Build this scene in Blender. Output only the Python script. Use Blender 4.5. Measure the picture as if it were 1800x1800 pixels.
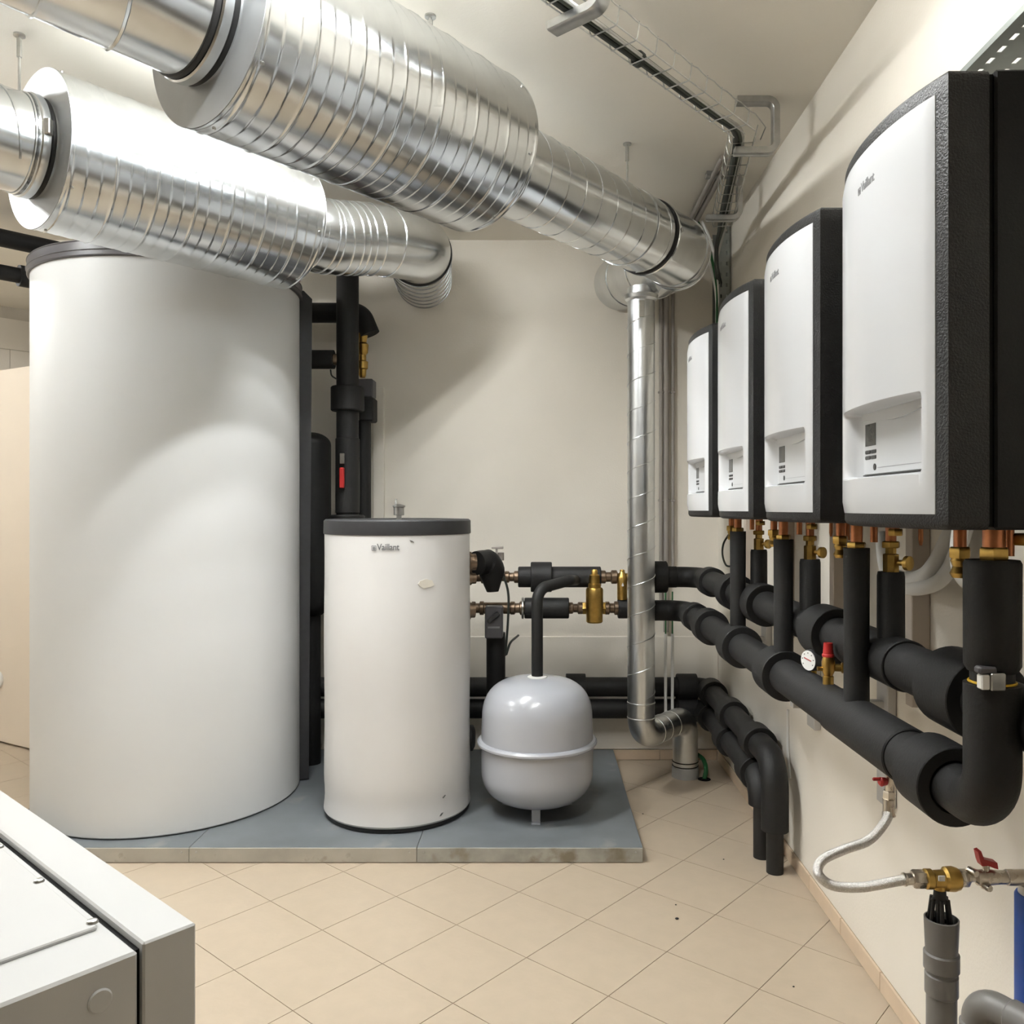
import bpy, math, random
from mathutils import Vector, Matrix
random.seed(7)
for o in list(bpy.data.objects):
    bpy.data.objects.remove(o)
SC = bpy.context.scene
COL = SC.collection
PI = math.pi
# ------------------------------------------------------------------ camera
F, CX, CY, HC = 1460.0, 950.0, 893.0, 1.46
cam = bpy.data.cameras.new('camera')
cam.sensor_width = 36.0
cam.lens = 36.0 * F / 1800.0
cam.shift_x = -(CX - 900) / 1800.0
cam.shift_y = (CY - 900) / 1800.0
cam.clip_start = 0.02
cam_o = bpy.data.objects.new('camera', cam)
COL.objects.link(cam_o)
cam_o.location = (0, 0, HC)
cam_o.rotation_euler = (PI / 2, 0, 0)
SC.camera = cam_o
# ------------------------------------------------------------------ world + exposure
wd = bpy.data.worlds.new('world'); SC.world = wd
wd.use_nodes = True
wd.node_tree.nodes['Background'].inputs[0].default_value = (1, 0.95, 0.88, 1)
wd.node_tree.nodes['Background'].inputs[1].default_value = 0.05
SC.view_settings.view_transform = 'Standard'
SC.view_settings.look = 'None'
SC.view_settings.exposure = 0.68
SC.view_settings.gamma = 1.0
SC.view_settings.use_curve_mapping = False
# ceiling lamps: (x, y, rotation, tube brightness, reflector depth)
LAMPS = [(-0.92, 2.96, math.radians(52), 145, 0.084, 'between the two silver ducts'),
         (-2.68, 2.70, math.radians(52), 65, 0.072, 'beyond the lower duct, near the tall tank'),
         (-0.2, 1.62, math.radians(52), 90, 0.072, 'between the upper duct and the boilers'),
         (-4.4, 1.2, math.radians(52), 50, 0.072, 'added unseen as fill near the far left wall'),  # unseen fill lamp, added to spread diffuse light from the left
         (-4.5, 4.3, math.radians(52), 70, 0.072, 'added unseen above the open door to brighten the passage')]  # added out of view to brighten the door and block wall
LAMP_COL = (0.985, 1.0, 0.995)


def W(px, py, Y):
    return Vector(((px - CX) / F * Y, Y, HC - (py - CY) / F * Y))


# ------------------------------------------------------------------ materials
def mat(name, col, rough=0.5, metal=0.0, spec=0.5, var=0.06, scale=8.0, bump=0.0, bscale=80.0, rvar=0.05, coat=0.0, stretch=None, dirt=None, emit=None):
    m = bpy.data.materials.new(name); m.use_nodes = True
    nt = m.node_tree; N = nt.nodes; L = nt.links
    b = N['Principled BSDF']
    tc = N.new('ShaderNodeTexCoord'); mp = N.new('ShaderNodeMapping')
    L.new(tc.outputs['Object'], mp.inputs[0])
    if stretch: mp.inputs['Scale'].default_value = stretch
    n = N.new('ShaderNodeTexNoise'); n.inputs['Scale'].default_value = scale; n.inputs['Detail'].default_value = 5
    L.new(mp.outputs[0], n.inputs[0])
    r = N.new('ShaderNodeValToRGB')
    c0 = [max(0, c * (1 - var)) for c in col]; c1 = [min(1, c * (1 + var)) for c in col]
    r.color_ramp.elements[0].color = (*c0, 1); r.color_ramp.elements[1].color = (*c1, 1)
    r.color_ramp.elements[0].position = 0.3; r.color_ramp.elements[1].position = 0.7
    L.new(n.outputs[0], r.inputs[0])
    out = r.outputs[0]
    if dirt:
        n2 = N.new('ShaderNodeTexNoise'); n2.inputs['Scale'].default_value = dirt[1]; n2.inputs['Detail'].default_value = 8
        L.new(tc.outputs['Object'], n2.inputs[0])
        r2 = N.new('ShaderNodeValToRGB'); r2.color_ramp.elements[0].position = dirt[2]; r2.color_ramp.elements[1].position = dirt[2] + 0.12
        L.new(n2.outputs[0], r2.inputs[0])
        mx = N.new('ShaderNodeMixRGB'); mx.inputs[2].default_value = (*dirt[0], 1)
        L.new(r2.outputs[0], mx.inputs[0]); L.new(out, mx.inputs[1]); out = mx.outputs[0]
    L.new(out, b.inputs['Base Color'])
    b.inputs['Metallic'].default_value = metal
    b.inputs['Specular IOR Level'].default_value = spec
    if coat: b.inputs['Coat Weight'].default_value = coat; b.inputs['Coat Roughness'].default_value = 0.12
    mr = N.new('ShaderNodeMapRange')
    mr.inputs[3].default_value = max(0.02, rough - rvar); mr.inputs[4].default_value = rough + rvar
    L.new(n.outputs[0], mr.inputs[0]); L.new(mr.outputs[0], b.inputs['Roughness'])
    if bump:
        nb = N.new('ShaderNodeTexNoise'); nb.inputs['Scale'].default_value = bscale; nb.inputs['Detail'].default_value = 3
        L.new(mp.outputs[0], nb.inputs[0])
        bp = N.new('ShaderNodeBump'); bp.inputs['Strength'].default_value = bump; bp.inputs['Distance'].default_value = 0.01
        L.new(nb.outputs[0], bp.inputs['Height']); L.new(bp.outputs[0], b.inputs['Normal'])
    if emit:
        b.inputs['Emission Color'].default_value = (*emit[0], 1); b.inputs['Emission Strength'].default_value = emit[1]
    return m


M = {}
M['wall'] = mat('cream_wall', (0.82, 0.772, 0.685), 0.85, var=0.025, scale=2.5, bump=0.08, bscale=120, spec=0.2)
M['ceiling'] = mat('ceiling_paint', (0.84, 0.795, 0.71), 0.9, var=0.02, scale=2, bump=0.05, bscale=120, spec=0.2)
M['block'] = mat('block_paint', (0.78, 0.735, 0.66), 0.9, var=0.03, scale=3, bump=0.12, bscale=90, spec=0.2)
M['mortar'] = mat('mortar', (0.55, 0.51, 0.44), 0.95, spec=0.1)
M['tile'] = mat('floor_tile', (0.46, 0.38, 0.285), 0.42, var=0.04, scale=14, bump=0.03, bscale=60, rvar=0.08, spec=0.4)
M['grout'] = mat('grout', (0.36, 0.28, 0.19), 0.95, spec=0.1)
M['skirt'] = mat('skirting_tile', (0.66, 0.52, 0.38), 0.45, var=0.05, scale=12, spec=0.4)
M['galv'] = mat('galvanised_sheet', (0.70, 0.725, 0.74), 0.20, 1.0, var=0.10, scale=7, rvar=0.05, bump=0.012, bscale=9, stretch=(1, 1, 1))
M['galv_soft'] = mat('galvanised_pipe', (0.70, 0.72, 0.73), 0.33, 1.0, var=0.08, scale=9, rvar=0.05)
M['galv_rough'] = mat('galvanised_dull', (0.48, 0.485, 0.48), 0.34, 1.0, var=0.10, scale=30, rvar=0.06)
M['plate'] = mat('duct_end_plate', (0.50, 0.515, 0.525), 0.5, 0.6, var=0.05, scale=14)
M['rubber'] = mat('black_foam_insulation', (0.008, 0.0078, 0.0078), 0.6, var=0.25, scale=20, bump=0.08, bscale=160, spec=0.35)
M['gasket'] = mat('black_gasket', (0.01, 0.01, 0.01), 0.5, spec=0.4)
M['tankwhite'] = mat('white_tank_jacket', (0.66, 0.668, 0.665), 0.42, var=0.015, scale=3, spec=0.45)
M['tankfoil'] = mat('white_foil_jacket', (0.70, 0.692, 0.68), 0.40, var=0.03, scale=3.5, bump=0.35, bscale=4.5, spec=0.45, stretch=(1, 1, 0.6))
M['lid'] = mat('dark_grey_plastic', (0.028, 0.028, 0.03), 0.5, var=0.1, scale=40, spec=0.4)
M['ring'] = mat('grey_plastic_ring', (0.075, 0.072, 0.078), 0.4, var=0.1, scale=10)
M['vessel'] = mat('grey_enamel', (0.42, 0.435, 0.47), 0.26, var=0.004, scale=5, rvar=0.01, spec=0.5, coat=0.3)
M['slabtop'] = mat('grey_plinth_sheet', (0.135, 0.148, 0.158), 0.45, var=0.16, scale=6, rvar=0.1, spec=0.45, dirt=((0.21, 0.215, 0.21), 5, 0.64))
M['slabside'] = mat('grey_plinth_edge', (0.40, 0.375, 0.32), 0.7, var=0.12, scale=9, dirt=((0.27, 0.23, 0.17), 16, 0.62))
M['slabside2'] = mat('grey_plinth_edge_stained', (0.33, 0.32, 0.28), 0.65, var=0.2, scale=14, dirt=((0.2, 0.17, 0.12), 9, 0.56))
M['boilerblack'] = mat('textured_black_plastic', (0.010, 0.0098, 0.0098), 0.5, var=0.25, scale=60, bump=0.3, bscale=260, spec=0.4)
M['boilerside'] = mat('black_casing', (0.004, 0.004, 0.0035), 0.5, var=0.2, scale=40, bump=0.1, bscale=260, spec=0.25)
M['boilerwhite'] = mat('white_gloss_plastic', (0.62, 0.632, 0.645), 0.2, var=0.008, scale=3, spec=0.5)
M['lcd'] = mat('lcd_screen', (0.055, 0.055, 0.048), 0.25, var=0.1, scale=20)
M['button'] = mat('dark_button', (0.03, 0.03, 0.03), 0.45)
M['print'] = mat('grey_print', (0.13, 0.13, 0.13), 0.6, var=0.02)
M['printlight'] = mat('silver_print', (0.22, 0.22, 0.23), 0.4, var=0.02)
M['copper'] = mat('copper', (0.46, 0.19, 0.09), 0.34, 1.0, var=0.2, scale=30, rvar=0.1)
M['brass'] = mat('brass', (0.46, 0.30, 0.085), 0.36, 1.0, var=0.15, scale=40, rvar=0.08)
M['bronze'] = mat('oxidised_bronze', (0.20, 0.145, 0.10), 0.4, 0.9, var=0.25, scale=40)
M['nickel'] = mat('nickel', (0.62, 0.57, 0.50), 0.28, 1.0, var=0.1, scale=40)
M['steel'] = mat('zinc_steel', (0.52, 0.52, 0.50), 0.3, 1.0, var=0.1, scale=50)
M['hose'] = mat('braided_steel_hose', (0.66, 0.64, 0.61), 0.34, 1.0, var=0.2, scale=300, bump=0.4, bscale=700)
M['red'] = mat('red_plastic', (0.42, 0.02, 0.018), 0.4, var=0.08)
M['greypvc'] = mat('grey_pvc', (0.15, 0.143, 0.132), 0.36, var=0.05, scale=6, spec=0.45)
M['blue'] = mat('blue_plastic', (0.012, 0.075, 0.36), 0.4, var=0.1)
M['whitepl'] = mat('white_plastic', (0.78, 0.77, 0.74), 0.45, var=0.02)
M['greypl'] = mat('grey_plastic', (0.34, 0.31, 0.28), 0.6, var=0.04)
M['rail'] = mat('painted_rail', (0.52, 0.455, 0.385), 0.6, var=0.06)
M['raillight'] = mat('grey_rail_bracket', (0.50, 0.49, 0.47), 0.55, var=0.04)
M['cablegreen'] = mat('green_cable', (0.012, 0.11, 0.03), 0.5)
M['cabledark'] = mat('dark_cable', (0.025, 0.03, 0.025), 0.5)
M['cableolive'] = mat('olive_cable', (0.05, 0.06, 0.04), 0.5)
M['cablegrey'] = mat('grey_cable', (0.45, 0.44, 0.41), 0.5)
M['perf'] = mat('perforated_zinc', (0.30, 0.32, 0.30), 0.45, 0.8, var=0.08, scale=20)
M['cabinet'] = mat('cabinet_paint', (0.53, 0.532, 0.525), 0.3, var=0.012, scale=4, spec=0.5)
M['cabinetshade'] = mat('cabinet_shaded_paint', (0.40, 0.37, 0.315), 0.5, var=0.02, scale=4, spec=0.35)  # unused darker copy of the cabinet paint, shade mixed into its colour
M['dark'] = mat('dark_gap', (0.008, 0.008, 0.008), 0.8, spec=0.1)
M['door'] = mat('warm_door_paint', (0.76, 0.67, 0.56), 0.5, var=0.02, scale=3)
M['yellow'] = mat('yellow_cable_tie', (0.65, 0.40, 0.02), 0.5)
M['housing'] = mat('lamp_housing', (0.8, 0.8, 0.78), 0.4)
M['stainy'] = mat('yellow_stain', (0.69, 0.655, 0.575), 0.42, var=0.04, scale=20)
M['dial'] = mat('gauge_dial', (0.8, 0.8, 0.78), 0.35, var=0.02)

# ------------------------------------------------------------------ mesh helpers
BASE = {}


class MB:
    def __init__(s): s.v = []; s.f = []

    def add(s, vs, fs):
        k = len(s.v); s.v += [tuple(v) for v in vs]; s.f += [tuple(i + k for i in f) for f in fs]; return s

    def box(s, lo, hi, bev=0.0, rot=None, org=None):
        x0, y0, z0 = lo; x1, y1, z1 = hi
        if bev <= 0:
            vs = [(x, y, z) for x in (x0, x1) for y in (y0, y1) for z in (z0, z1)]
            fs = [(0, 1, 3, 2), (4, 6, 7, 5), (0, 4, 5, 1), (2, 3, 7, 6), (0, 2, 6, 4), (1, 5, 7, 3)]
        else:
            b = min(bev, (x1 - x0) / 2.01, (y1 - y0) / 2.01, (z1 - z0) / 2.01)
            xs = (x0, x1); ys = (y0, y1); zs = (z0, z1); vs = []; idx = {}
            for i in (0, 1):
                for j in (0, 1):
                    for k in (0, 1):
                        sx = b if i == 0 else -b; sy = b if j == 0 else -b; sz = b if k == 0 else -b
                        idx[i, j, k, 0] = len(vs); vs.append((xs[i], ys[j] + sy, zs[k] + sz))
                        idx[i, j, k, 1] = len(vs); vs.append((xs[i] + sx, ys[j], zs[k] + sz))
                        idx[i, j, k, 2] = len(vs); vs.append((xs[i] + sx, ys[j] + sy, zs[k]))
            fs = []
            cy = [(0, 0), (1, 0), (1, 1), (0, 1)]
            for i in (0, 1):
                fs.append([idx[i, a, c, 0] for a, c in cy]); fs.append([idx[a, i, c, 1] for a, c in cy]); fs.append([idx[a, c, i, 2] for a, c in cy])
            for a in (0, 1):
                for c in (0, 1):
                    fs.append([idx[a, c, 0, 0], idx[a, c, 0, 1], idx[a, c, 1, 1], idx[a, c, 1, 0]])
                    fs.append([idx[a, 0, c, 0], idx[a, 0, c, 2], idx[a, 1, c, 2], idx[a, 1, c, 0]])
                    fs.append([idx[0, a, c, 1], idx[0, a, c, 2], idx[1, a, c, 2], idx[1, a, c, 1]])
                    for k in (0, 1): fs.append([idx[a, c, k, 0], idx[a, c, k, 1], idx[a, c, k, 2]])
        if rot is not None:
            o = Vector(org) if org is not None else Vector((0, 0, 0))
            vs = [o + rot @ (Vector(v) - o) for v in vs]
        return s.add(vs, fs)

    def lathe(s, prof, org=(0, 0, 0), axis=(0, 0, 1), seg=32, capa=True, capb=True):
        ax = Vector(axis).normalized(); o = Vector(org)
        up = Vector((0, 0, 1)) if abs(ax.z) < 0.9 else Vector((0, 1, 0))
        e1 = ax.cross(up).normalized(); e2 = ax.cross(e1)
        if abs(ax.z) > 0.9: e1 = Vector((1, 0, 0)); e2 = ax.cross(e1)
        vs = []; fs = []
        for (r, h) in prof:
            for k in range(seg):
                a = 2 * PI * k / seg
                vs.append(o + ax * h + (e1 * math.cos(a) + e2 * math.sin(a)) * max(r, 1e-5))
        for i in range(len(prof) - 1):
            for k in range(seg):
                k2 = (k + 1) % seg
                fs.append((i * seg + k, i * seg + k2, (i + 1) * seg + k2, (i + 1) * seg + k))
        if capa: fs.append(tuple(range(seg - 1, -1, -1)))
        if capb: fs.append(tuple((len(prof) - 1) * seg + k for k in range(seg)))
        return s.add(vs, fs)

    def tube(s, pts, r, seg=16, caps=True, closed=False):
        pts = [Vector(p) for p in pts]; n = len(pts)
        rs = r if isinstance(r, (list, tuple)) else [r] * n
        tang = []
        for i in range(n):
            a = pts[i - 1] if (i > 0 or closed) else pts[i]
            b = pts[(i + 1) % n] if (i < n - 1 or closed) else pts[i]
            t = b - a
            tang.append(t.normalized() if t.length > 1e-9 else Vector((0, 0, 1)))
        t0 = tang[0]
        up = Vector((0, 0, 1)) if abs(t0.z) < 0.9 else Vector((0, 1, 0))
        e = t0.cross(up).normalized(); vs = []; fs = []
        for i in range(n):
            t = tang[i]; e = (e - t * e.dot(t)).normalized(); g = t.cross(e)
            for k in range(seg):
                a = 2 * PI * k / seg
                vs.append(pts[i] + (e * math.cos(a) + g * math.sin(a)) * rs[i])
        m = n if closed else n - 1
        for i in range(m):
            j = (i + 1) % n
            for k in range(seg):
                k2 = (k + 1) % seg
                fs.append((i * seg + k, i * seg + k2, j * seg + k2, j * seg + k))
        if caps and not closed:
            fs.append(tuple(range(seg - 1, -1, -1))); fs.append(tuple((n - 1) * seg + k for k in range(seg)))
        return s.add(vs, fs)

    def prism(s, poly, fn0, fn1):
        n = len(poly)
        vs = [fn0(p) for p in poly] + [fn1(p) for p in poly]
        fs = [tuple(range(n - 1, -1, -1)), tuple(range(n, 2 * n))] + [(i, (i + 1) % n, n + (i + 1) % n, n + i) for i in range(n)]
        return s.add(vs, fs)

    def sphere(s, c, r, seg=16, rings=10, sc=(1, 1, 1)):
        pr = [(r * math.sin(PI * i / rings), -r * math.cos(PI * i / rings)) for i in range(rings + 1)]
        k = len(s.v); s.lathe(pr, c, (0, 0, 1), seg, False, False)
        c = Vector(c)
        for i in range(k, len(s.v)):
            d = Vector(s.v[i]) - c; s.v[i] = (c.x + d.x * sc[0], c.y + d.y * sc[1], c.z + d.z * sc[2])
        return s

    def build(s, name, m, parent=None, angle=35, origin=None, **kw):
        me = bpy.data.meshes.new(name)
        off = Vector((0, 0, 0)); key = None
        if parent is not None: off = BASE[parent.name]
        elif origin is not None: off = Vector(origin)
        me.from_pydata([tuple(Vector(v) - off) for v in s.v], [], s.f); me.update()
        import bmesh
        bm = bmesh.new(); bm.from_mesh(me)
        bmesh.ops.recalc_face_normals(bm, faces=bm.faces[:]); bm.to_mesh(me); bm.free()
        for p in me.polygons: p.use_smooth = True
        if hasattr(me, 'set_sharp_from_angle'): me.set_sharp_from_angle(angle=math.radians(angle))
        me.materials.append(M[m] if isinstance(m, str) else m)
        o = bpy.data.objects.new(name, me); COL.objects.link(o)
        if parent is not None: o.parent = parent
        else: o.location = off
        BASE[o.name] = off
        tag(o, **kw)
        return o


def tag(o, label=None, cat=None, group=None, kind=None):
    if label: o['label'] = label
    if cat: o['category'] = cat
    if group: o['group'] = group
    if kind: o['kind'] = kind
    return o


def thing(name, loc, label, cat, group=None):
    o = bpy.data.objects.new(name, None); COL.objects.link(o)
    o.location = loc; o.empty_display_size = 0.05
    BASE[o.name] = Vector(loc)
    return tag(o, label, cat, group)


def copy_tree(o, parent=None):
    c = o.copy(); COL.objects.link(c)
    if parent is not None: c.parent = parent; c.matrix_parent_inverse = Matrix.Identity(4)
    BASE[c.name] = BASE[o.name]
    for ch in [x for x in bpy.data.objects if x.parent == o]:
        copy_tree(ch, c)
    return c


def fillet(pts, rad, n=8):
    pts = [Vector(p) for p in pts]; out = [pts[0]]
    rads = rad if isinstance(rad, (list, tuple)) else [rad] * len(pts)
    for i in range(1, len(pts) - 1):
        p, a, b = pts[i], pts[i - 1], pts[i + 1]
        d1 = (a - p).normalized(); d2 = (b - p).normalized()
        ang = d1.angle(d2)
        if ang > PI - 0.02: out.append(p); continue
        t = rads[i] / math.tan(ang / 2)
        t = min(t, (a - p).length * 0.49 if i > 1 else (a - p).length * 0.98, (b - p).length * 0.49 if i < len(pts) - 2 else (b - p).length * 0.98)
        rr = t * math.tan(ang / 2)
        c = p + (d1 + d2).normalized() * (rr / math.sin(ang / 2))
        s0 = p + d1 * t - c; s1 = p + d2 * t - c
        tot = s0.angle(s1); axx = s0.cross(s1).normalized()
        for k in range(n + 1):
            out.append(c + Matrix.Rotation(tot * k / n, 3, axx) @ s0)
    out.append(pts[-1])
    return out


def smooth_curve(pts, n=8):
    pts = [Vector(p) for p in pts]
    P = [pts[0] * 2 - pts[1]] + pts + [pts[-1] * 2 - pts[-2]]
    out = []
    for i in range(1, len(P) - 2):
        p0, p1, p2, p3 = P[i - 1:i + 3]
        for k in range(n):
            t = k / n
            out.append(0.5 * ((2 * p1) + (p2 - p0) * t + (2 * p0 - 5 * p1 + 4 * p2 - p3) * t * t + (3 * p1 - p0 - 3 * p2 + p3) * t ** 3))
    out.append(pts[-1])
    return out


def ring(mb, c, axis, r0, r1, L, seg=32, bev=0.004):
    """collar: solid sleeve with slightly rounded rims, centred on c"""
    h = L / 2
    mb.lathe([(r0, -h), (r1 - bev, -h), (r1, -h + bev), (r1, h - bev), (r1 - bev, h), (r0, h)], c, axis, seg, False, False)
    return mb


def hexnut(mb, c, axis, r, L):
    mb.lathe([(r * 0.9, -L / 2), (r, -L / 2 + L * 0.15), (r, L / 2 - L * 0.15), (r * 0.9, L / 2)], c, axis, 6)
    return mb


# ------------------------------------------------------------------ the setting
XW, YB, ZC = 1.035, 4.836, 3.02
E1 = Vector((0.760, -0.650, 0)); E2 = Vector((0.650, 0.760, 0))      # floor tile axes
E1.normalize(); E2.normalize()
T0 = Vector((-0.755, 2.8735, 0)); TS = 0.327


def clip(poly, ax, lim, sign):
    out = []
    for i in range(len(poly)):
        a, b = poly[i], poly[(i + 1) % len(poly)]
        da = sign * (lim - a[ax]); db = sign * (lim - b[ax])
        if da >= 0: out.append(a)
        if (da >= 0) != (db >= 0):
            t = da / (da - db); out.append(a + (b - a) * t)
    return out


fl = MB().box((-5.6, -6.1, -0.12), (XW + 0.1, 7.05, -0.004)).build('floor', 'grout', kind='structure')
tile_me = None
g = 0.0012; ntile = 0
rest = MB()
cands = []
for i in range(-40, 41):
    for j in range(-40, 41):
        c = T0 + E1 * (i + 0.5) * TS + E2 * (j + 0.5) * TS
        if not (-5.7 < c.x < XW + 0.25 and -6.2 < c.y < 7.1): continue
        h = TS / 2 - g
        poly = [c - E1 * h - E2 * h, c + E1 * h - E2 * h, c + E1 * h + E2 * h, c - E1 * h + E2 * h]
        poly = clip(poly, 0, XW - 0.0005, 1)
        if len(poly) >= 3: poly = clip(poly, 1, YB - 0.0005, 1) if c.x > -2.9 else clip(poly, 1, 6.9, 1)
        if len(poly) >= 3: poly = clip(poly, 0, -5.5, -1)
        if len(poly) >= 3: poly = clip(poly, 1, -6.0, -1)
        if len(poly) < 3: continue
        vis = c.y > 2.1 and (c.x / c.y) < 0.75 and (c.x / c.y) > -0.72 and c.y < 5.6
        cands.append((0 if vis else 1, c.length, poly, c))
cands.sort(key=lambda q: (q[0], q[1]))
for v, d, poly, c in cands:
    whole = len(poly) == 4 and abs((poly[1] - poly[0]).length - (TS - 2 * g)) < 1e-4 and abs((poly[2] - poly[1]).length - (TS - 2 * g)) < 1e-4
    if v == 0 and ntile < 290:
        ntile += 1
        if whole and tile_me:
            o = bpy.data.objects.new('tile', tile_me); COL.objects.link(o); o.parent = fl; o.location = c
            BASE[o.name] = Vector((0, 0, 0)); continue
        sub = c if whole else Vector((0, 0, 0))
        mb = MB().prism([p - sub for p in poly], lambda p: (p.x, p.y, -0.004), lambda p: (p.x, p.y, 0.0))
        o = mb.build('tile', 'tile', fl)
        if whole: tile_me = o.data; o.location = c
    else:
        rest.prism(poly, lambda p: (p.x, p.y, -0.004), lambda p: (p.x, p.y, 0.0))
rest.build('floor_tiles', 'tile', fl, kind='stuff')

MB().box((-5.6, -6.1, ZC), (XW + 0.1, 7.05, ZC + 0.1)).build('ceiling', 'ceiling', kind='structure')
MB().box((XW, -6.1, 0), (XW + 0.1, YB + 0.1, ZC)).build('wall_right', 'wall', kind='structure')
MB().box((-2.9, YB, 0), (XW, YB + 0.12, ZC)).build('wall_back', 'wall', kind='structure')
MB().box((-5.5, -6.1, 0), (XW, -6.0, ZC)).build('wall_rear', 'wall', kind='structure')
MB().box((-5.6, -6.1, 0), (-5.5, 7.0, ZC)).build('wall_far_left', 'wall', kind='structure')
MB().box((-5.5, 6.9, 0), (-2.78, 7.0, ZC)).build('wall_passage', 'wall', kind='structure')
MB().box((-2.9, YB + 0.12, 0), (-2.78, 6.9, ZC)).build('wall_return', 'wall', kind='structure')
# block wall on the left, parallel to the ducts
wp = Vector((-4.164, 6.4, 0)); wu = Vector((0.65, 0.76, 0)).normalized(); wn = Vector((-wu.y, wu.x, 0))
wl = MB().prism([wp - wu * 2.0, wp + wu * 0.64, wp + wu * 0.64 + wn * 0.1, wp - wu * 2.0 + wn * 0.1],
                lambda p: (p.x, p.y, 0), lambda p: (p.x, p.y, ZC)).build('wall_left', 'mortar', kind='structure')
for r in range(12):
    z0 = 0.24 * r + 0.02 + 0.03
    for k in range(-5, 3):
        s0 = 0.0655 + 0.5 * k + (0.25 if r % 2 else 0.0); s1 = s0 + 0.5
        s0 = max(s0, -2.0); s1 = min(s1, 0.64)
        if s1 - s0 < 0.05: continue
        a = wp + wu * (s0 + 0.002); b = wp + wu * (s1 - 0.002)
        pr = [a, b, b - wn * 0.006, a - wn * 0.006]
        MB().prism(pr, lambda p: (p.x, p.y, z0 + 0.0025), lambda p: (p.x, p.y, min(ZC - 0.001, z0 + 0.2375))).build('block', 'block', wl)
# open door leaf by the end of the back wall
da = Vector((-3.02, 4.965, 0)); dd = Vector((-0.281, 0.159, 0)).normalized(); dn = Vector((-dd.y, dd.x, 0))
rotd = Matrix.Rotation(math.atan2(dd.y, dd.x), 3, 'Z')
dr = MB().box((0, -0.045, 0.012), (0.95, 0, 2.315), 0.004)
dr.v = [tuple(da + rotd @ Vector(v)) for v in dr.v]
door = dr.build('door_1', 'door', kind='structure')
for zz in (0.35, 1.86):
    hb = MB().lathe([(0.009, 0), (0.009, 0.10)], (0.02, 0.008, zz - 0.05), (0, 0, 1), 12)
    hb.box((0.0, -0.002, zz - 0.045), (0.05, 0.004, zz + 0.045))
    hb.v = [tuple(da + rotd @ Vector(v)) for v in hb.v]
    hb.build('hinge', 'nickel', door)
kb = MB().lathe([(0.055, 0), (0.055, 0.008), (0.045, 0.014)], (0.40, 0.0, 0.395), (0, 1, 0), 28)
kb.v = [tuple(da + rotd @ Vector(v)) for v in kb.v]
kb.build('vent_cover', 'whitepl', door, label='white round vent cover')
# lower, slightly proud part of the back wall
MB().box((-2.6, YB - 0.014, 0.058), (XW - 0.001, YB, 0.715), 0.004).build('trim_1', 'wall', kind='structure')
# skirting tiles
bs = MB().box((XW - 0.004, -6.0, 0), (XW, YB - 0.016, 0.056)).build('baseboard_right', 'grout', kind='structure')
y = YB - 0.02
k = 0
while y > -2.3:
    y0 = y - 0.328
    MB().box((XW - 0.011, y0 + 0.0015, 0.001), (XW - 0.003, y - 0.0005, 0.0585), 0.0015).build('skirting_tile', 'skirt', bs)
    y -= 0.33
bs = MB().box((-2.6, YB - 0.018, 0), (XW - 0.012, YB - 0.014, 0.056)).build('baseboard_back', 'grout', kind='structure')
x = XW - 0.013
while x > -2.5:
    MB().box((x - 0.3285, YB - 0.025, 0.001), (x - 0.0005, YB - 0.017, 0.0585), 0.0015).build('skirting_tile', 'skirt', bs)
    x -= 0.33

# ------------------------------------------------------------------ ceiling lamps
for (lx, ly, lr, pw, rd, where) in LAMPS:
    t = thing('ceiling_lamp', (lx, ly, ZC), 'white twin-tube fluorescent ceiling lamp ' + where, 'lamp', 'fluorescent lamps on the ceiling')
    R = Matrix.Rotation(lr, 3, 'Z')

    def pl(mb): mb.v = [tuple(Vector((lx, ly, 0)) + R @ Vector(v)) for v in mb.v]; return mb
    pl(MB().box((-0.64, -0.05, ZC - 0.05), (0.64, 0.05, ZC - 0.001), 0.006)).build('housing', 'housing', t)
    rw = 0.06 + (rd - 0.05) * 0.95
    rf = [(-rw, -rd), (-0.06, -0.052), (0.06, -0.052), (rw, -rd), (rw - 0.002, -rd - 0.002), (0.059, -0.055), (-0.059, -0.055), (-rw + 0.002, -rd - 0.002)]
    pl(MB().prism(rf, lambda p: (-0.64, p[0], ZC + p[1]), lambda p: (0.64, p[0], ZC + p[1]))).build('reflector', 'housing', t)
    for sy in (-0.045, 0.045):
        pl(MB().tube([(-0.6, sy, ZC - 0.085), (0.6, sy, ZC - 0.085)], 0.013, 12)).build('tube', mat('lamp_tube', (0.9, 0.9, 0.9), 0.4, emit=(LAMP_COL, pw)), t)
        for sx in (-0.61, 0.61):
            pl(MB().box((sx - 0.012, sy - 0.016, ZC - 0.103), (sx + 0.012, sy + 0.016, ZC - 0.045))).build('tube_holder', 'housing', t)

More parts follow.
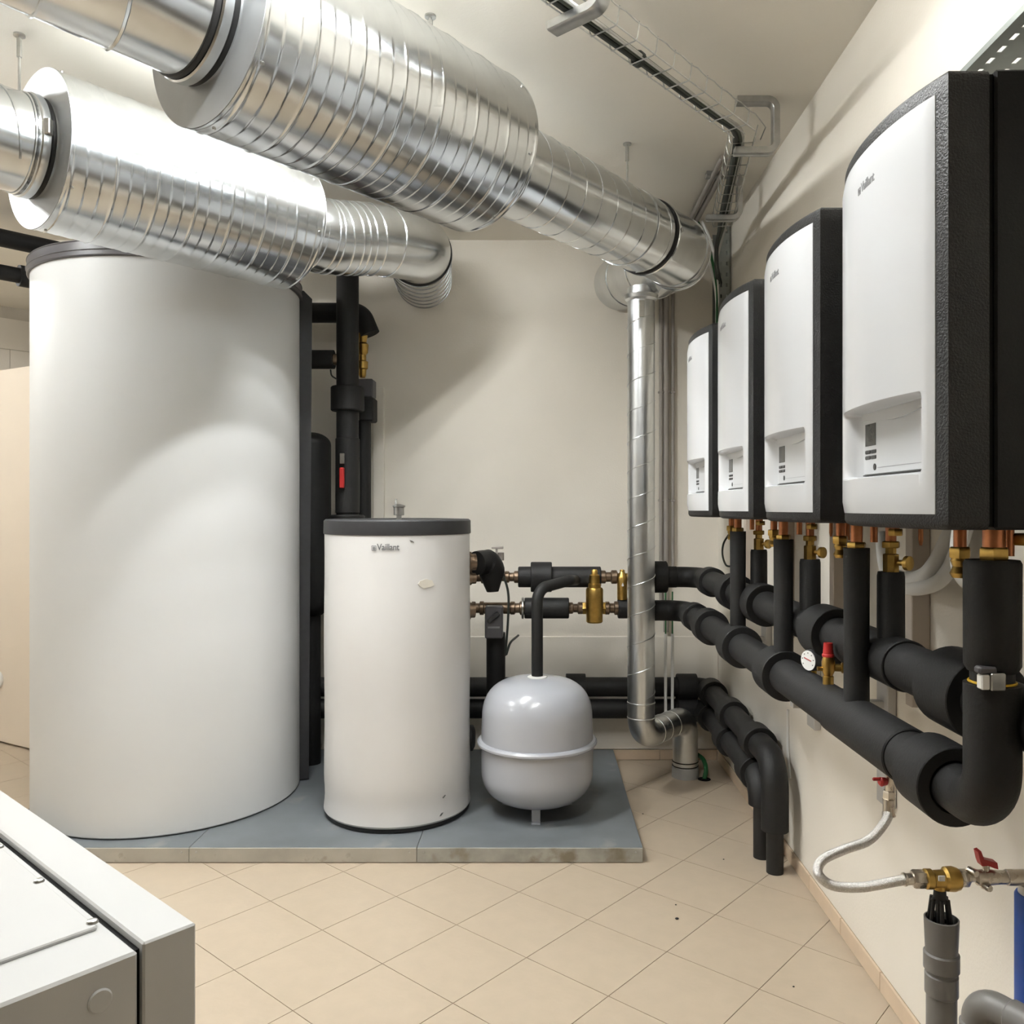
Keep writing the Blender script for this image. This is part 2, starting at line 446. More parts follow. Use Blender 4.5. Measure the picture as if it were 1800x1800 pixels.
# ------------------------------------------------------------------ plinth slabs
PT = 0.063
for n, (x0, x1, lab, m) in enumerate([(-2.38, -1.4457, 'grey plinth slab under the tall white tank, partly behind the white cabinet', 'slabside'),
                                      (-1.4457, -0.5085, 'middle grey plinth slab in front of and between the two white tanks', 'slabside'),
                                      (-0.5085, 0.4218, 'grey plinth slab under the grey expansion vessel, with a stained front edge', 'slabside2')]):
    t = thing('plinth_slab', ((x0 + x1) / 2, 3.45, 0), lab, 'plinth', 'grey plinth slabs')
    MB().box((x0 + 0.0015, 3.421, 0.002), (x1 - 0.0015, YB - 0.03, PT - 0.003)).build('core', 'slabside', t)
    MB().box((x0 + 0.001, 3.4195, PT - 0.003), (x1 - 0.001, YB - 0.03, PT), 0.001).build('top_sheet', 'slabtop', t)
    MB().box((x0 + 0.001, 3.415, 0.003), (x1 - 0.001, 3.4212, PT - 0.002), 0.001).build('edge_board', m, t)
    for sx in (x0 + 0.03, x1 - 0.03):
        MB().lathe([(0.004, 0), (0.003, 0.002)], (sx, 3.415, 0.045), (0, -1, 0), 10).build('screw', 'steel', t)

# ------------------------------------------------------------------ tall white tank
tx, ty, tr = -1.81, 4.087, 0.6
t = thing('buffer_tank', (tx, ty, PT), 'tall white cylindrical buffer tank with dark top ring under the lower silver duct', 'tank')
MB().lathe([(tr - 0.02, PT), (tr - 0.02, PT + 0.02)], (tx, ty, 0), seg=96).build('base', 'gasket', t)
MB().lathe([(tr - 0.006, PT + 0.004), (tr, PT + 0.01), (tr, 2.525), (tr - 0.02, 2.53)], (tx, ty, 0), seg=128).build('jacket', 'tankwhite', t)
rg = MB().lathe([(tr - 0.02, 2.520), (tr + 0.010, 2.520), (tr + 0.013, 2.524), (tr + 0.013, 2.541), (tr + 0.016, 2.544), (tr + 0.013, 2.547),
                 (tr + 0.011, 2.580), (tr + 0.014, 2.583), (tr + 0.010, 2.588), (tr - 0.02, 2.588)], (tx, ty, 0), seg=128, capa=False, capb=False)
rgo = rg.build('top_ring', 'ring', t)
MB().lathe([(tr - 0.02, 2.52), (tr - 0.02, 2.575)], (tx, ty, 0), seg=96).build('lid', 'lid', t)
for a in (-2.75, -2.69):
    MB().lathe([(0.012, 0), (0.010, 0.008)], (tx + (tr + 0.012) * math.cos(a), ty + (tr + 0.012) * math.sin(a), 2.562), (math.cos(a), math.sin(a), 0), 14).build('clip', 'ring', rgo)
ang = math.radians(16.2 + 2)
rr = Matrix.Rotation(ang, 3, 'Z')
sb = MB().prism([(tr - 0.01, PT + 0.005), (tr + 0.045, PT + 0.005), (tr + 0.062, 2.535), (tr + 0.02, 2.575), (tr - 0.01, 2.575)],
                lambda p: Vector((tx, ty, 0)) + rr @ Vector((p[0], -0.02, p[1])), lambda p: Vector((tx, ty, 0)) + rr @ Vector((p[0], 0.05, p[1])))
sb.build('closing_strip', 'lid', t, label='black vertical closing strip')


# ------------------------------------------------------------------ lettering
def text_mesh(body, size):
    cu = bpy.data.curves.new('txt', 'FONT'); cu.body = body; cu.size = size; cu.extrude = 0.0004; cu.offset = size * 0.012
    cu.align_x = 'LEFT'; cu.space_character = 0.95
    o = bpy.data.objects.new('txt', cu); COL.objects.link(o)
    bpy.context.view_layer.update()
    me = bpy.data.meshes.new_from_object(o.evaluated_get(bpy.context.evaluated_depsgraph_get()))
    vs = [v.co.copy() for v in me.vertices]; fs = [tuple(p.vertices) for p in me.polygons]
    bpy.data.objects.remove(o); bpy.data.curves.remove(cu); bpy.data.meshes.remove(me)
    return vs, fs


def logo_mb(width):
    """square hare emblem plus word, in flat coords x right, y up, centred, total width"""
    vs, fs = text_mesh('Vaillant', 1.0)
    w = max(v.x for v in vs); s = width * 0.80 / w
    mb = MB(); x0 = -width / 2 + width * 0.20
    mb.add([(x0 + v.x * s * 1.0, v.y * s * 1.15, v.z) for v in vs], fs)
    q = width * 0.17; ex = -width / 2 + q / 2; ey = q * 0.42; t = q * 0.09; d = 0.0004
    for (a, b, c, e) in ((-.5, -.5, .5, -.41), (-.5, .41, .5, .5), (-.5, -.41, -.41, .41), (.41, -.41, .5, .41)):
        mb.box((ex + a * q, ey + b * q * 1.05, -d), (ex + c * q, ey + e * q * 1.05, d))
    n = 16
    ov = [(ex + 0.30 * q * math.cos(2 * PI * k / n), ey - 0.04 * q + 0.36 * q * math.sin(2 * PI * k / n)) for k in range(n)]
    iv = [(ex + 0.22 * q * math.cos(2 * PI * k / n), ey - 0.04 * q + 0.28 * q * math.sin(2 * PI * k / n)) for k in range(n)]
    for k in range(n):
        k2 = (k + 1) % n
        mb.prism([ov[k], ov[k2], iv[k2], iv[k]], lambda p: (p[0], p[1], -d), lambda p: (p[0], p[1], d))
    for sx in (-0.09, 0.09):
        mb.box((ex + sx * q - 0.045 * q, ey - 0.02 * q, -d), (ex + sx * q + 0.045 * q, ey + 0.26 * q, d))
    mb.lathe([(0.13 * q, -d), (0.13 * q, d)], (ex, ey - 0.12 * q, 0), (0, 0, 1), 12)
    return mb


# ------------------------------------------------------------------ small white tank
sx_, sy_, sr = -0.666, 3.888, 0.335
t = thing('hot_water_tank', (sx_, sy_, PT), 'shorter white cylindrical water tank with flat dark grey lid on the plinth', 'tank')
MB().lathe([(sr - 0.02, PT), (sr - 0.004, PT + 0.004), (sr - 0.004, PT + 0.02), (sr - 0.02, PT + 0.024)], (sx_, sy_, 0), seg=80).build('base_ring', 'gasket', t)
pr = [(sr - 0.016, PT + 0.014), (sr - 0.004, PT + 0.02)]
for k in range(41):
    z = PT + 0.03 + (1.346 - PT - 0.03) * k / 40
    dz = z - PT
    pr.append((sr + 0.0015 * math.sin(z * 9) - (0.0045 * math.exp(-((dz - 0.10) / 0.05) ** 2)) + (0.004 * math.exp(-(dz / 0.04) ** 2)), z))
MB().lathe(pr, (sx_, sy_, 0), seg=96).build('jacket', 'tankfoil', t)
lid = MB().lathe([(sr - 0.01, 1.342), (sr + 0.003, 1.342), (sr + 0.004, 1.346), (sr + 0.003, 1.402), (sr - 0.006, 1.409), (sr - 0.05, 1.410), (sr - 0.06, 1.406), (0.02, 1.406)], (sx_, sy_, 0), seg=96).build('lid', 'lid', t)
v0 = (sx_ + 0.004, sy_, 0)
av = MB().lathe([(0.012, 1.405), (0.012, 1.425), (0.024, 1.427), (0.024, 1.462), (0.029, 1.465), (0.029, 1.472), (0.014, 1.476), (0.008, 1.478)], v0, seg=24).build('air_vent', 'steel', t)
MB().lathe([(0.006, 1.476), (0.006, 1.488), (0.004, 1.492), (0.004, 1.503)], (sx_ - 0.010, sy_, 0), seg=12).build('vent_cap', 'steel', av)
lg = logo_mb(0.118)
th0 = math.atan2(-sr, 0.004)
zc = W(679, 967, sy_ - sr).z
out = []
for v in lg.v:
    a = -PI / 2 + (v[0] + 0.003) / sr
    R_ = sr + 0.0035 + (v[2] if len(v) > 2 else 0)
    out.append((sx_ + R_ * math.cos(a), sy_ + R_ * math.sin(a), zc + v[1]))
lg.v = out; lg.build('logo', 'print', t, label='grey maker name lettering')


def patch(cx, cz, w, h, name, m, jag=0.15, tilt=0.0):
    mb = MB(); n = 18; vs = []
    for k in range(n):
        a = 2 * PI * k / n; q = 1 + random.uniform(-jag, jag)
        dx = w / 2 * math.cos(a) * q; dz = h / 2 * math.sin(a) * q
        dx, dz = dx * math.cos(tilt) - dz * math.sin(tilt), dx * math.sin(tilt) + dz * math.cos(tilt)
        vs.append((cx + dx, cz + dz))
    def P(p, off):
        al = -PI / 2 + p[0] / sr
        return (sx_ + (sr + off) * math.cos(al), sy_ + (sr + off) * math.sin(al), p[1])
    mb.prism(vs, lambda p: P(p, -0.002), lambda p: P(p, 0.0022)); mb.build(name, m, t)


patch(0.178, W(750, 1026, 3.6).z, 0.075, 0.04, 'stain', 'stainy')
patch(0.115, W(719, 951, 3.6).z, 0.022, 0.004, 'scratch', 'print', 0.3, -0.5)
patch(0.27, W(785, 1408, 3.6).z, 0.018, 0.005, 'scratch', 'print', 0.3, 0.6)
patch(0.255, W(780, 1438, 3.6).z, 0.022, 0.006, 'scratch', 'print', 0.3, 0.6)
for (px, py, rr_) in ((838, 988, 0.05), (838, 1017, 0.032), (836, 1073, 0.045)):
    p = W(px, py, 4.0)
    mb = MB().lathe([(rr_, 0), (rr_, 0.012), (rr_ * 0.8, 0.014), (rr_ * 0.8, 0.035)], (p.x - 0.04, 4.0, p.z), (1, 0.3, 0), 24)
    mb.build('port', 'bronze', t)
p = W(833, 1297, 3.95)
MB().lathe([(0.06, 0), (0.06, 0.04), (0.04, 0.05)], (p.x - 0.045, 3.95, p.z), (1, 0, 0), 24).build('flange_cover', 'rubber', t)

# ------------------------------------------------------------------ expansion vessel
vx, vy = -0.015, 3.842
t = thing('expansion_vessel', (vx, vy, PT), 'grey round expansion vessel with welded belt standing on the plinth', 'vessel')
R_ = 0.2575
pr = []
for k in range(0, 15):
    a = PI / 2 * k / 14
    pr.append((R_ * (math.sin(a) ** 0.62) if k else 0.001, 0.105 + 0.15 * (1 - math.cos(a) ** 0.9)))
pr += [(R_ * 1.003, 0.30), (R_ * 1.003, 0.37)]
MB().lathe(pr, (vx, vy, 0), seg=72).build('lower_shell', 'vessel', t)
pr = [(R_ * 1.0, 0.36), (R_, 0.44), (R_ * 0.99, 0.50)]
for k in range(1, 15):
    a = PI / 2 * (1 - k / 14)
    pr.append((max(0.001, R_ * 0.99 * (math.sin(a) ** 0.62)), 0.50 + 0.178 * math.cos(a) ** 0.9))
MB().lathe(pr, (vx, vy, 0), seg=72).build('upper_shell', 'vessel', t)
MB().lathe([(R_, 0.372), (R_ + 0.012, 0.374), (R_ + 0.019, 0.382), (R_ + 0.019, 0.390), (R_ + 0.012, 0.398), (R_, 0.400)], (vx, vy, 0), seg=72, capa=False, capb=False).build('belt', 'vessel', t)
MB().lathe([(0.045, 0.672), (0.045, 0.681), (0.03, 0.684)], (vx, vy, 0), seg=28).build('top_collar', 'whitepl', t)
for a in (-PI / 2 - 0.03, PI / 6, PI * 5 / 6):
    q = Vector((vx + 0.15 * math.cos(a), vy + 0.15 * math.sin(a), 0)); ro = Matrix.Rotation(a, 3, 'Z')
    mb = MB().box((0, -0.019, PT), (0.006, 0.019, 0.17), 0.002).box((-0.01, -0.019, PT), (0.03, 0.019, PT + 0.005))
    mb.v = [tuple(q + ro @ Vector(v)) for v in mb.v]
    mb.build('leg', 'vessel', t)

# ------------------------------------------------------------------ ventilation ducts
DD = Vector((1140, 1460, 0)).normalized(); DN = Vector((DD.y, -DD.x, 0))
RN, RB, ZD = 0.1595, 0.2605, HC + 1.20


def seam(mb, p0, p1, r, pitch, h=0.0022, ph=0.0, per=24):
    p0 = Vector(p0); p1 = Vector(p1); ax = (p1 - p0); L = ax.length; ax.normalize()
    up = Vector((0, 0, 1)) if abs(ax.z) < 0.9 else Vector((0, 1, 0))
    e = ax.cross(up).normalized(); g_ = ax.cross(e)
    n = int(L / pitch * per)
    pts = []
    for i in range(n + 1):
        s = L * i / n; a = 2 * PI * (s / pitch) + ph
        pts.append(p0 + ax * s + (e * math.cos(a) + g_ * math.sin(a)) * r)
    mb.tube(pts, h, 5)
    return mb


def silencer_shell(p0, p1, r, pitch=0.14):
    p0 = Vector(p0); p1 = Vector(p1); ax = p1 - p0; L = ax.length; ax.normalize()
    e = ax.cross(Vector((0, 0, 1))).normalized(); g_ = ax.cross(e)
    NS, NT = 128, int(L / 0.003)
    vs = []; fs = []
    for i in range(NT + 1):
        s = L * i / NT
        for k in range(NS):
            a = 2 * PI * k / NS
            u = (s / pitch - k / NS) % 1.0
            w = (u * 3) % 1.0
            rr_ = r + 0.0015 * (w - 0.5)
            d = min(u, 1 - u) * pitch
            rr_ += 0.0022 * max(0, 1 - d / 0.006)
            if s < 0.012 or s > L - 0.012: rr_ = r + 0.002
            vs.append(p0 + ax * s + (e * math.cos(a) + g_ * math.sin(a)) * rr_)
    for i in range(NT):
        for k in range(NS):
            k2 = (k + 1) % NS
            fs.append((i * NS + k, i * NS + k2, (i + 1) * NS + k2, (i + 1) * NS + k))
    return MB().add(vs, fs)


def duct(a_off, t_near, s0, s1, t_corner, wall_x, label, rods, ringpos, extra, mids=None):
    base = DN * a_off
    P = lambda t_: Vector((base.x + DD.x * t_, base.y + DD.y * t_, ZD))
    T = thing('ventilation_duct', P((s0 + s1) / 2), label, 'duct', 'galvanised ventilation ducts')
    # near straight run
    n0 = MB().tube([P(t_near), P(s0 + 0.01)], RN, 64).build('duct_section', 'galv', T)
    seam(MB(), P(t_near + 0.02), P(s0 - 0.10), RN + 0.0005, 0.16, 0.0045).build('seam', 'galv', n0)
    cb = MB(); ring(cb, P(s0 - 0.035), DD, RN - 0.005, RN + 0.010, 0.030, 64, 0.004); c = cb.build('clamp_band', 'galv', T)
    for q in (-0.058, -0.012):
        gm = MB(); ring(gm, P(s0 + q), DD, RN - 0.005, RN + 0.005, 0.014, 64, 0.002); gm.build('gasket', 'gasket', c)
    bk = P(s0 - 0.035) + DN * (RN + 0.012) + Vector((0, 0, 0.02))
    MB().box((bk.x - 0.01, bk.y - 0.012, bk.z - 0.03), (bk.x + 0.01, bk.y + 0.012, bk.z + 0.02), 0.003).build('clamp_bolt', 'steel', c)
    # silencer
    sh = silencer_shell(P(s0), P(s1), RB).build('silencer_shell', 'galv', T, angle=60)
    for tt, sg in ((s0, -1), (s1, 1)):
        MB().lathe([(RN - 0.003, 0), (RB - 0.004, 0), (RB + 0.001, 0.002), (RB + 0.001, -0.004)], P(tt), DD * sg, 96, False, False).build('end_plate', 'plate', T)
        for k in range(7):
            a = 2 * PI * k / 7 + 0.4 + sg * 0.2
            rad = DN * math.cos(a) + Vector((0, 0, 1)) * math.sin(a)
            MB().lathe([(0.005, -0.001), (0.004, 0.003)], P(tt - sg * 0.025) + rad * (RB + 0.001), rad, 10).build('rivet', 'steel', sh)
    # far run: straight, elbow, stub into the wall
    pc = P(t_corner); pe = Vector((wall_x, YB + 0.02, ZD + 0.11))
    path = fillet([P(s1 - 0.01), pc, pe], [0, 0.19, 0], 14)
    if mids:
        mids = [Vector(m_) for m_ in mids]; pc = mids[-1]; pe = Vector((wall_x, YB + 0.02, HC + 1.32))
        path = fillet([P(s1 - 0.01)] + mids + [pe], [0] + [0.3] * (len(mids) - 1) + [0.13, 0], 8)
    fo = MB().tube(path, RN, 64).build('duct_section', 'galv' if True else '', T)
    end_straight = t_corner - 0.19 * math.tan((DD.angle((pe - pc).normalized())) / 2)
    if not mids: seam(MB(), P(s1), P(min(end_straight, ringpos) - 0.02), RN + 0.0005, 0.105, 0.0022).build('seam', 'galv', fo)
    dw = (pe - pc).normalized()
    st = pc + dw * 0.16
    for k in range(extra):
        rm = MB(); ring(rm, st + (pe - st) * ((k + 0.6) / (extra + 0.3)), dw, RN - 0.003, RN + 0.0035, 0.006, 64, 0.002); rm.build('rib', 'galv', fo)
    rm = MB()
    if mids: cpos, cdir = pc + dw * 0.10, dw
    else: cpos, cdir = P(ringpos), DD
    ring(rm, cpos, cdir, RN - 0.01, RN + 0.006, 0.022, 64, 0.003); j = rm.build('joint_gasket', 'gasket', T)
    rm = MB(); ring(rm, cpos + cdir * 0.02, cdir, RN - 0.01, RN + 0.008, 0.016, 64, 0.004); rm.build('clamp_band', 'galv', T)
    bt = cpos + cdir * 0.02 + DN * (RN + 0.012)
    MB().lathe([(0.004, -0.012), (0.004, 0.012)], bt, (0, 0, 1), 8).lathe([(0.009, -0.003), (0.009, 0.003)], bt, DN, 6).build('clamp_bolt', 'steel', T)
    # gored elbow rims
    for k in ((3, 7, 11) if not mids else ()):
        if k + 1 < len(path) - 1:
            dirn = (path[k + 2] - path[k]).normalized()
            rm = MB(); ring(rm, path[k + 1], dirn, RN - 0.004, RN + 0.004, 0.007, 64, 0.002); rm.build('elbow_rim', 'galv', fo)
    for tt in rods:
        p = P(tt); rtop = RN if not (s0 < tt < s1) else RB
        MB().tube([(p.x, p.y, ZD + rtop + 0.0), (p.x, p.y, ZC)], 0.0042, 8).build('hanger_rod', 'steel', T)
        MB().lathe([(0.008, -0.06), (0.008, 0)], (p.x, p.y, ZC - 0.015), (0, 0, 1), 8).lathe([(0.018, -0.006), (0.018, 0)], (p.x, p.y, ZC), (0, 0, 1), 16).build('rod_anchor', 'steel', T)
        if not (s0 < tt < s1):
            rm = MB(); ring(rm, p, DD, RN + 0.001, RN + 0.005, 0.022, 64, 0.001); rm.build('hanger_band', 'galv', T)
    return T, P


A2, A1 = -1.895, -3.037
D2, P2f = duct(A2, -4.3, 1.0976, 2.08, 3.50, 0.468, 'upper silver spiral duct with thick silencer running to the back right corner', (3.03, 1.86), 3.18, 2)
D1, P1f = duct(A1, -4.9, 1.1565, 2.134, 2.93, -0.68, 'lower silver spiral duct with thick silencer passing over the tall white tank', (1.1,), 3.02, 6, [(-0.95, 3.70, ZD + 0.005), (-0.775, 3.87, HC + 1.25), (-0.60, 4.07, HC + 1.275)])
# rims on the short run of the lower duct
def along(path, s_):
    for k_ in range(len(path) - 1):
        d_ = (path[k_ + 1] - path[k_]).length
        if s_ <= d_: return path[k_].lerp(path[k_ + 1], s_ / d_), (path[k_ + 1] - path[k_]).normalized()
        s_ -= d_
    return path[-1], (path[-1] - path[-2]).normalized()
d1path = fillet([P1f(2.124), Vector((-0.95, 3.70, ZD + 0.005)), Vector((-0.775, 3.87, HC + 1.25)), Vector((-0.60, 4.07, HC + 1.275)), Vector((-0.68, YB + 0.02, HC + 1.32))], [0, 0.3, 0.3, 0.13, 0], 8)
for s_ in (0.17, 0.20, 0.25, 0.30, 0.335, 0.37, 0.42, 0.52):
    p_, q_ = along(d1path, s_)
    rm = MB(); ring(rm, p_, q_, RN - 0.003, RN + 0.005, 0.008, 64, 0.003); rm.build('rib', 'galv', D1)
for tt in (2.16, 2.23):
    rm = MB(); ring(rm, P1f(tt), DD, RN - 0.003, RN + 0.006, 0.008, 64, 0.003); rm.build('rib', 'galv', D1)

# vertical drain duct below the upper duct
vd = thing('vertical_duct', (0.503, 4.15, 0), 'thin vertical silver spiral duct dropping to the floor beside the header pipes', 'duct')
vp = fillet([(0.503, 4.15, 2.56), (0.503, 4.15, 0.318), (0.788, 4.52, 0.318), (0.788, 4.52, 0.0)], [0, 0.10, 0.085, 0], 12)
vo = MB().tube(vp, 0.068, 48).build('pipe', 'galv_soft', vd)
seam(MB(), (0.503, 4.15, 2.42), (0.503, 4.15, 0.52), 0.0682, 0.145, 0.0028, 0.6).build('seam', 'galv_soft', vo)
for z in (2.50, 0.49, 0.415):
    rm = MB(); ring(rm, (0.503, 4.15, z), (0, 0, 1), 0.06, 0.0705, 0.008, 48, 0.002); rm.build('rim', 'galv_soft', vo)
MB().lathe([(0.085, 2.52), (0.08, 2.50), (0.068, 2.49)], (0.503, 4.15, 0), (0, 0, 1), 40).build('saddle', 'galv_soft', vd)
hd = Vector((0.285, 0.37, 0)).normalized()
for s in (0.13, 0.21, 0.30):
    rm = MB(); ring(rm, Vector((0.503, 4.15, 0.318)) + hd * s, hd, 0.06, 0.0705, 0.007, 48, 0.002); rm.build('rim', 'galv_soft', vo)
for z in (0.085, 0.062):
    rm = MB(); ring(rm, (0.788, 4.52, z), (0, 0, 1), 0.06, 0.0715, 0.006, 48, 0.002); rm.build('gasket', 'gasket', vo)
MB().lathe([(0.073, 0.0), (0.072, 0.055)], (0.788, 4.52, 0), (0, 0, 1), 48).build('floor_sleeve', 'plate', vd)
MB().box((0.484, 4.076, 2.40), (0.51, 4.083, 2.48), 0.002).build('clip', 'steel', vd)

# ------------------------------------------------------------------ boilers
BH, BWd, BX = 0.72, 0.44, 0.635
BY0, BP, BZ = 1.293, 0.592, 1.4255


def arc_x(y):       # plan profile of the front (local, x = 0 is the front corner plane, negative = into the room)
    u = (y - BWd / 2) / (BWd / 2)
    return -0.038 * (1 - abs(u) ** 2.2)


def make_boiler():
    t = thing('wall_boiler', (BX, BY0, BZ), '', 'boiler')
    o = Vector((BX, BY0, BZ))
    mb = MB().box(o + Vector((0.074, 0.002, 0.0)), o + Vector((XW - 0.02 - BX, BWd - 0.002, BH)), 0.004); mb.build('rear_casing', 'boilerside', t)
    MB().box(o + Vector((0.06, 0.008, 0.006)), o + Vector((0.08, BWd - 0.008, BH - 0.006))).build('groove', 'dark', t)
    # front cover: curved prism with rounded rims
    ra, rb, rza, rzb = 0.030, BWd - 0.022, 0.031, BH - 0.036
    yl = [k / 28 for k in range(29)]
    def prof(ins, rec):
        ylist = sorted([ins + (BWd - 2 * ins) * k for k in yl] + [ra, ra + 0.0006, rb - 0.0006, rb])
        pts = []
        for y in ylist:
            pts.append((0.040 if (rec and ra < y < rb) else arc_x(y) + ins, y))
        pts += [(0.064, BWd - ins), (0.064, ins)]
        return pts
    levels = [(0.010, 0.0, 0), (0.004, 0.003, 0), (0.0, 0.010, 0), (0, rza, 0), (0, rza + 0.0006, 1), (0, rzb - 0.0006, 1), (0, rzb, 0), (0.0, BH - 0.010, 0), (0.004, BH - 0.003, 0), (0.010, BH, 0)]
    vs = []; fs = []
    m = len(yl) + 6
    for ins, z, rec in levels:
        for (x, y) in prof(ins, rec): vs.append(o + Vector((x, y, z)))
    for i in range(len(levels) - 1):
        for k in range(m):
            k2 = (k + 1) % m
            fs.append((i * m + k, i * m + k2, (i + 1) * m + k2, (i + 1) * m + k))
    fs.append(tuple(range(m))); fs.append(tuple((len(levels) - 1) * m + k for k in range(m)))
    fc = MB().add(vs, fs).build('front_cover', 'boilerblack', t, angle=40)
    # white panel: height field with the control recess
    ya, yb = 0.024, BWd - 0.016
    za, zb = 0.0245, BH - 0.030
    ys = sorted(set([ya + (yb - ya) * k / 40 for k in range(41)] + [0.050, 0.052, 0.054, 0.353, 0.360, 0.375, 0.402]))
    zs = sorted(set([za + (zb - za) * k / 30 for k in range(31)] + [0.0895, 0.0925, 0.0965, 0.212, 0.216, 0.220, 0.2225, 0.224]))
    def fx(y, z):
        base = arc_x(y) - 0.005
        e = min(y - ya, yb - y, z - za, zb - z)
        if e < 0.004: base += 0.004 * (1 - e / 0.004)
        flat = 0.010
        def ss(q): q = max(0, min(1, q)); return q * q * (3 - 2 * q)
        w = ss((y - 0.049) / 0.006) * ss((0.402 - y) / 0.045) * ss((z - 0.089) / 0.008) * ss((0.2235 - z) / 0.006)
        return base + (flat - base) * w
    vs = []; fs = []; ny = len(ys)
    for z in zs:
        for y in ys: vs.append(o + Vector((fx(y, z), y, z)))
    for i in range(len(zs) - 1):
        for k in range(ny - 1):
            fs.append((i * ny + k, i * ny + k + 1, (i + 1) * ny + k + 1, (i + 1) * ny + k))
    bd = [k for k in range(ny)] + [i * ny + ny - 1 for i in range(1, len(zs))] + [(len(zs) - 1) * ny + k for k in range(ny - 2, -1, -1)] + [i * ny for i in range(len(zs) - 2, 0, -1)]
    nb = len(vs)
    for b in bd:
        v = vs[b]; vs.append(Vector((o.x + arc_x(v.y - o.y) + 0.004, v.y, v.z)))
    for q in range(len(bd)):
        q2 = (q + 1) % len(bd)
        fs.append((bd[q], bd[q2], nb + q2, nb + q))
    fp = MB().add(vs, fs).build('front_panel', 'boilerwhite', t, angle=50)
    # control flap with display
    xf = 0.0065
    def pbox(y0, y1, z0, z1, x0, x1, name, mt, par, bev=0.0):
        return MB().box(o + Vector((x0, y0, z0)), o + Vector((x1, y1, z1)), bev).build(name, mt, par)
    fl_ = pbox(0.064, 0.352, 0.099, 0.209, xf, 0.014, 'control_flap', 'boilerwhite', t, 0.0015)
    pbox(0.295, 0.345, 0.155, 0.198, xf - 0.001, xf + 0.003, 'display', 'lcd', fl_, 0.0005)
    for zz in (0.1435, 0.1325):
        for k in range(2):
            y0 = 0.293 + 0.027 * k
            pbox(y0, y0 + 0.025, zz - 0.0038, zz + 0.0038, xf - 0.0018, xf + 0.002, 'button', 'button', fl_, 0.0016)
    MB().lathe([(0.0065, 0), (0.0065, 0.0012)], o + Vector((xf + 0.0002, 0.300, 0.1135)), (-1, 0, 0), 16).build('key_dot', 'button', fl_)
    pbox(0.066, 0.288, 0.1110, 0.1120, xf - 0.0003, xf + 0.001, 'flap_line', 'printlight', fl_)
    pbox(0.064, 0.352, 0.0968, 0.0988, 0.004, 0.013, 'flap_shadow_gap', 'button', fl_)
    # grip lip above the flap
    lip = []
    for k in range(21):
        y = 0.064 + 0.288 * k / 20; u = (y - 0.20) / 0.10
        lip.append((y, 0.2075 - 0.012 * math.exp(-u * u)))
    pl_ = lip + [(0.352, 0.2185), (0.064, 0.2185)]
    MB().prism(pl_, lambda p: o + Vector((0.0015, p[0], p[1])), lambda p: o + Vector((0.013, p[0], p[1]))).build('grip_lip', 'boilerwhite', fl_)
    lg_ = logo_mb(0.074); out_ = []
    for v in lg_.v:
        y = 0.219 - v[0]
        out_.append(o + Vector((arc_x(y) - 0.0052 - v[2], y, 0.617 + v[1])))
    lg_.v = out_; lg_.build('logo', 'printlight', fp, label='silver maker name lettering')
    # copper and brass connections below
    def stub(y, x, z1, r, name, mt): return MB().lathe([(r, z1), (r, 0.004)], o + Vector((x, y, 0)), (0, 0, 1), 20).build(name, mt, t)
    stub(0.045, 0.19, -0.02, 0.009, 'copper_tube', 'copper')
    gb = MB(); hexnut(gb, o + Vector((0.19, 0.045, -0.022)), (0, 0, 1), 0.017, 0.016); gb.build('union_nut', 'brass', t)
    stub(0.17, 0.19, -0.05, 0.009, 'copper_tube', 'copper')
    stub(0.192, 0.115, -0.06, 0.011, 'copper_tube', 'copper')
    stub(0.30, 0.17, -0.05, 0.009, 'copper_tube', 'copper')
    stub(0.03, 0.242, -0.04, 0.0055, 'purge_tube', 'copper')
    MB().lathe([(0.0055, -0.05), (0.003, -0.062), (0.0055, -0.05)], o + Vector((0.242, 0.03, 0.01)), (0, 0, 1), 12, False, False).build('purge_tip', 'copper', t)
    gb = MB(); hexnut(gb, o + Vector((0.115, 0.192, -0.045)), (0, 0, 1), 0.019, 0.02)
    gb.lathe([(0.013, -0.09), (0.017, -0.082), (0.012, -0.07), (0.016, -0.06), (0.013, -0.05)], o + Vector((0.115, 0.192, 0)), (0, 0, 1), 16)
    gb.build('drain_union', 'brass', t)
    return t


boiler = make_boiler()
blabels = ['nearest wall boiler, large white curved front with black casing at the right edge',
           'second wall boiler from the camera, white front, between the nearest and the third boiler',
           'third wall boiler from the camera, white front, next to the smallest looking boiler',
           'farthest wall boiler, small looking white front closest to the back wall']
for k in range(4):
    b = boiler if k == 0 else copy_tree(boiler)
    b.location = (BX, BY0 + BP * k, BZ)
    b['label'] = blabels[k]; b['category'] = 'boiler'; b['group'] = 'wall boilers in a row'

# ------------------------------------------------------------------ header pipes
X1, Z1, X2, Z2 = 0.75, HC - 0.518, 0.826, HC - 0.357
YP = 4.30
RO, RC = 0.053, 0.077
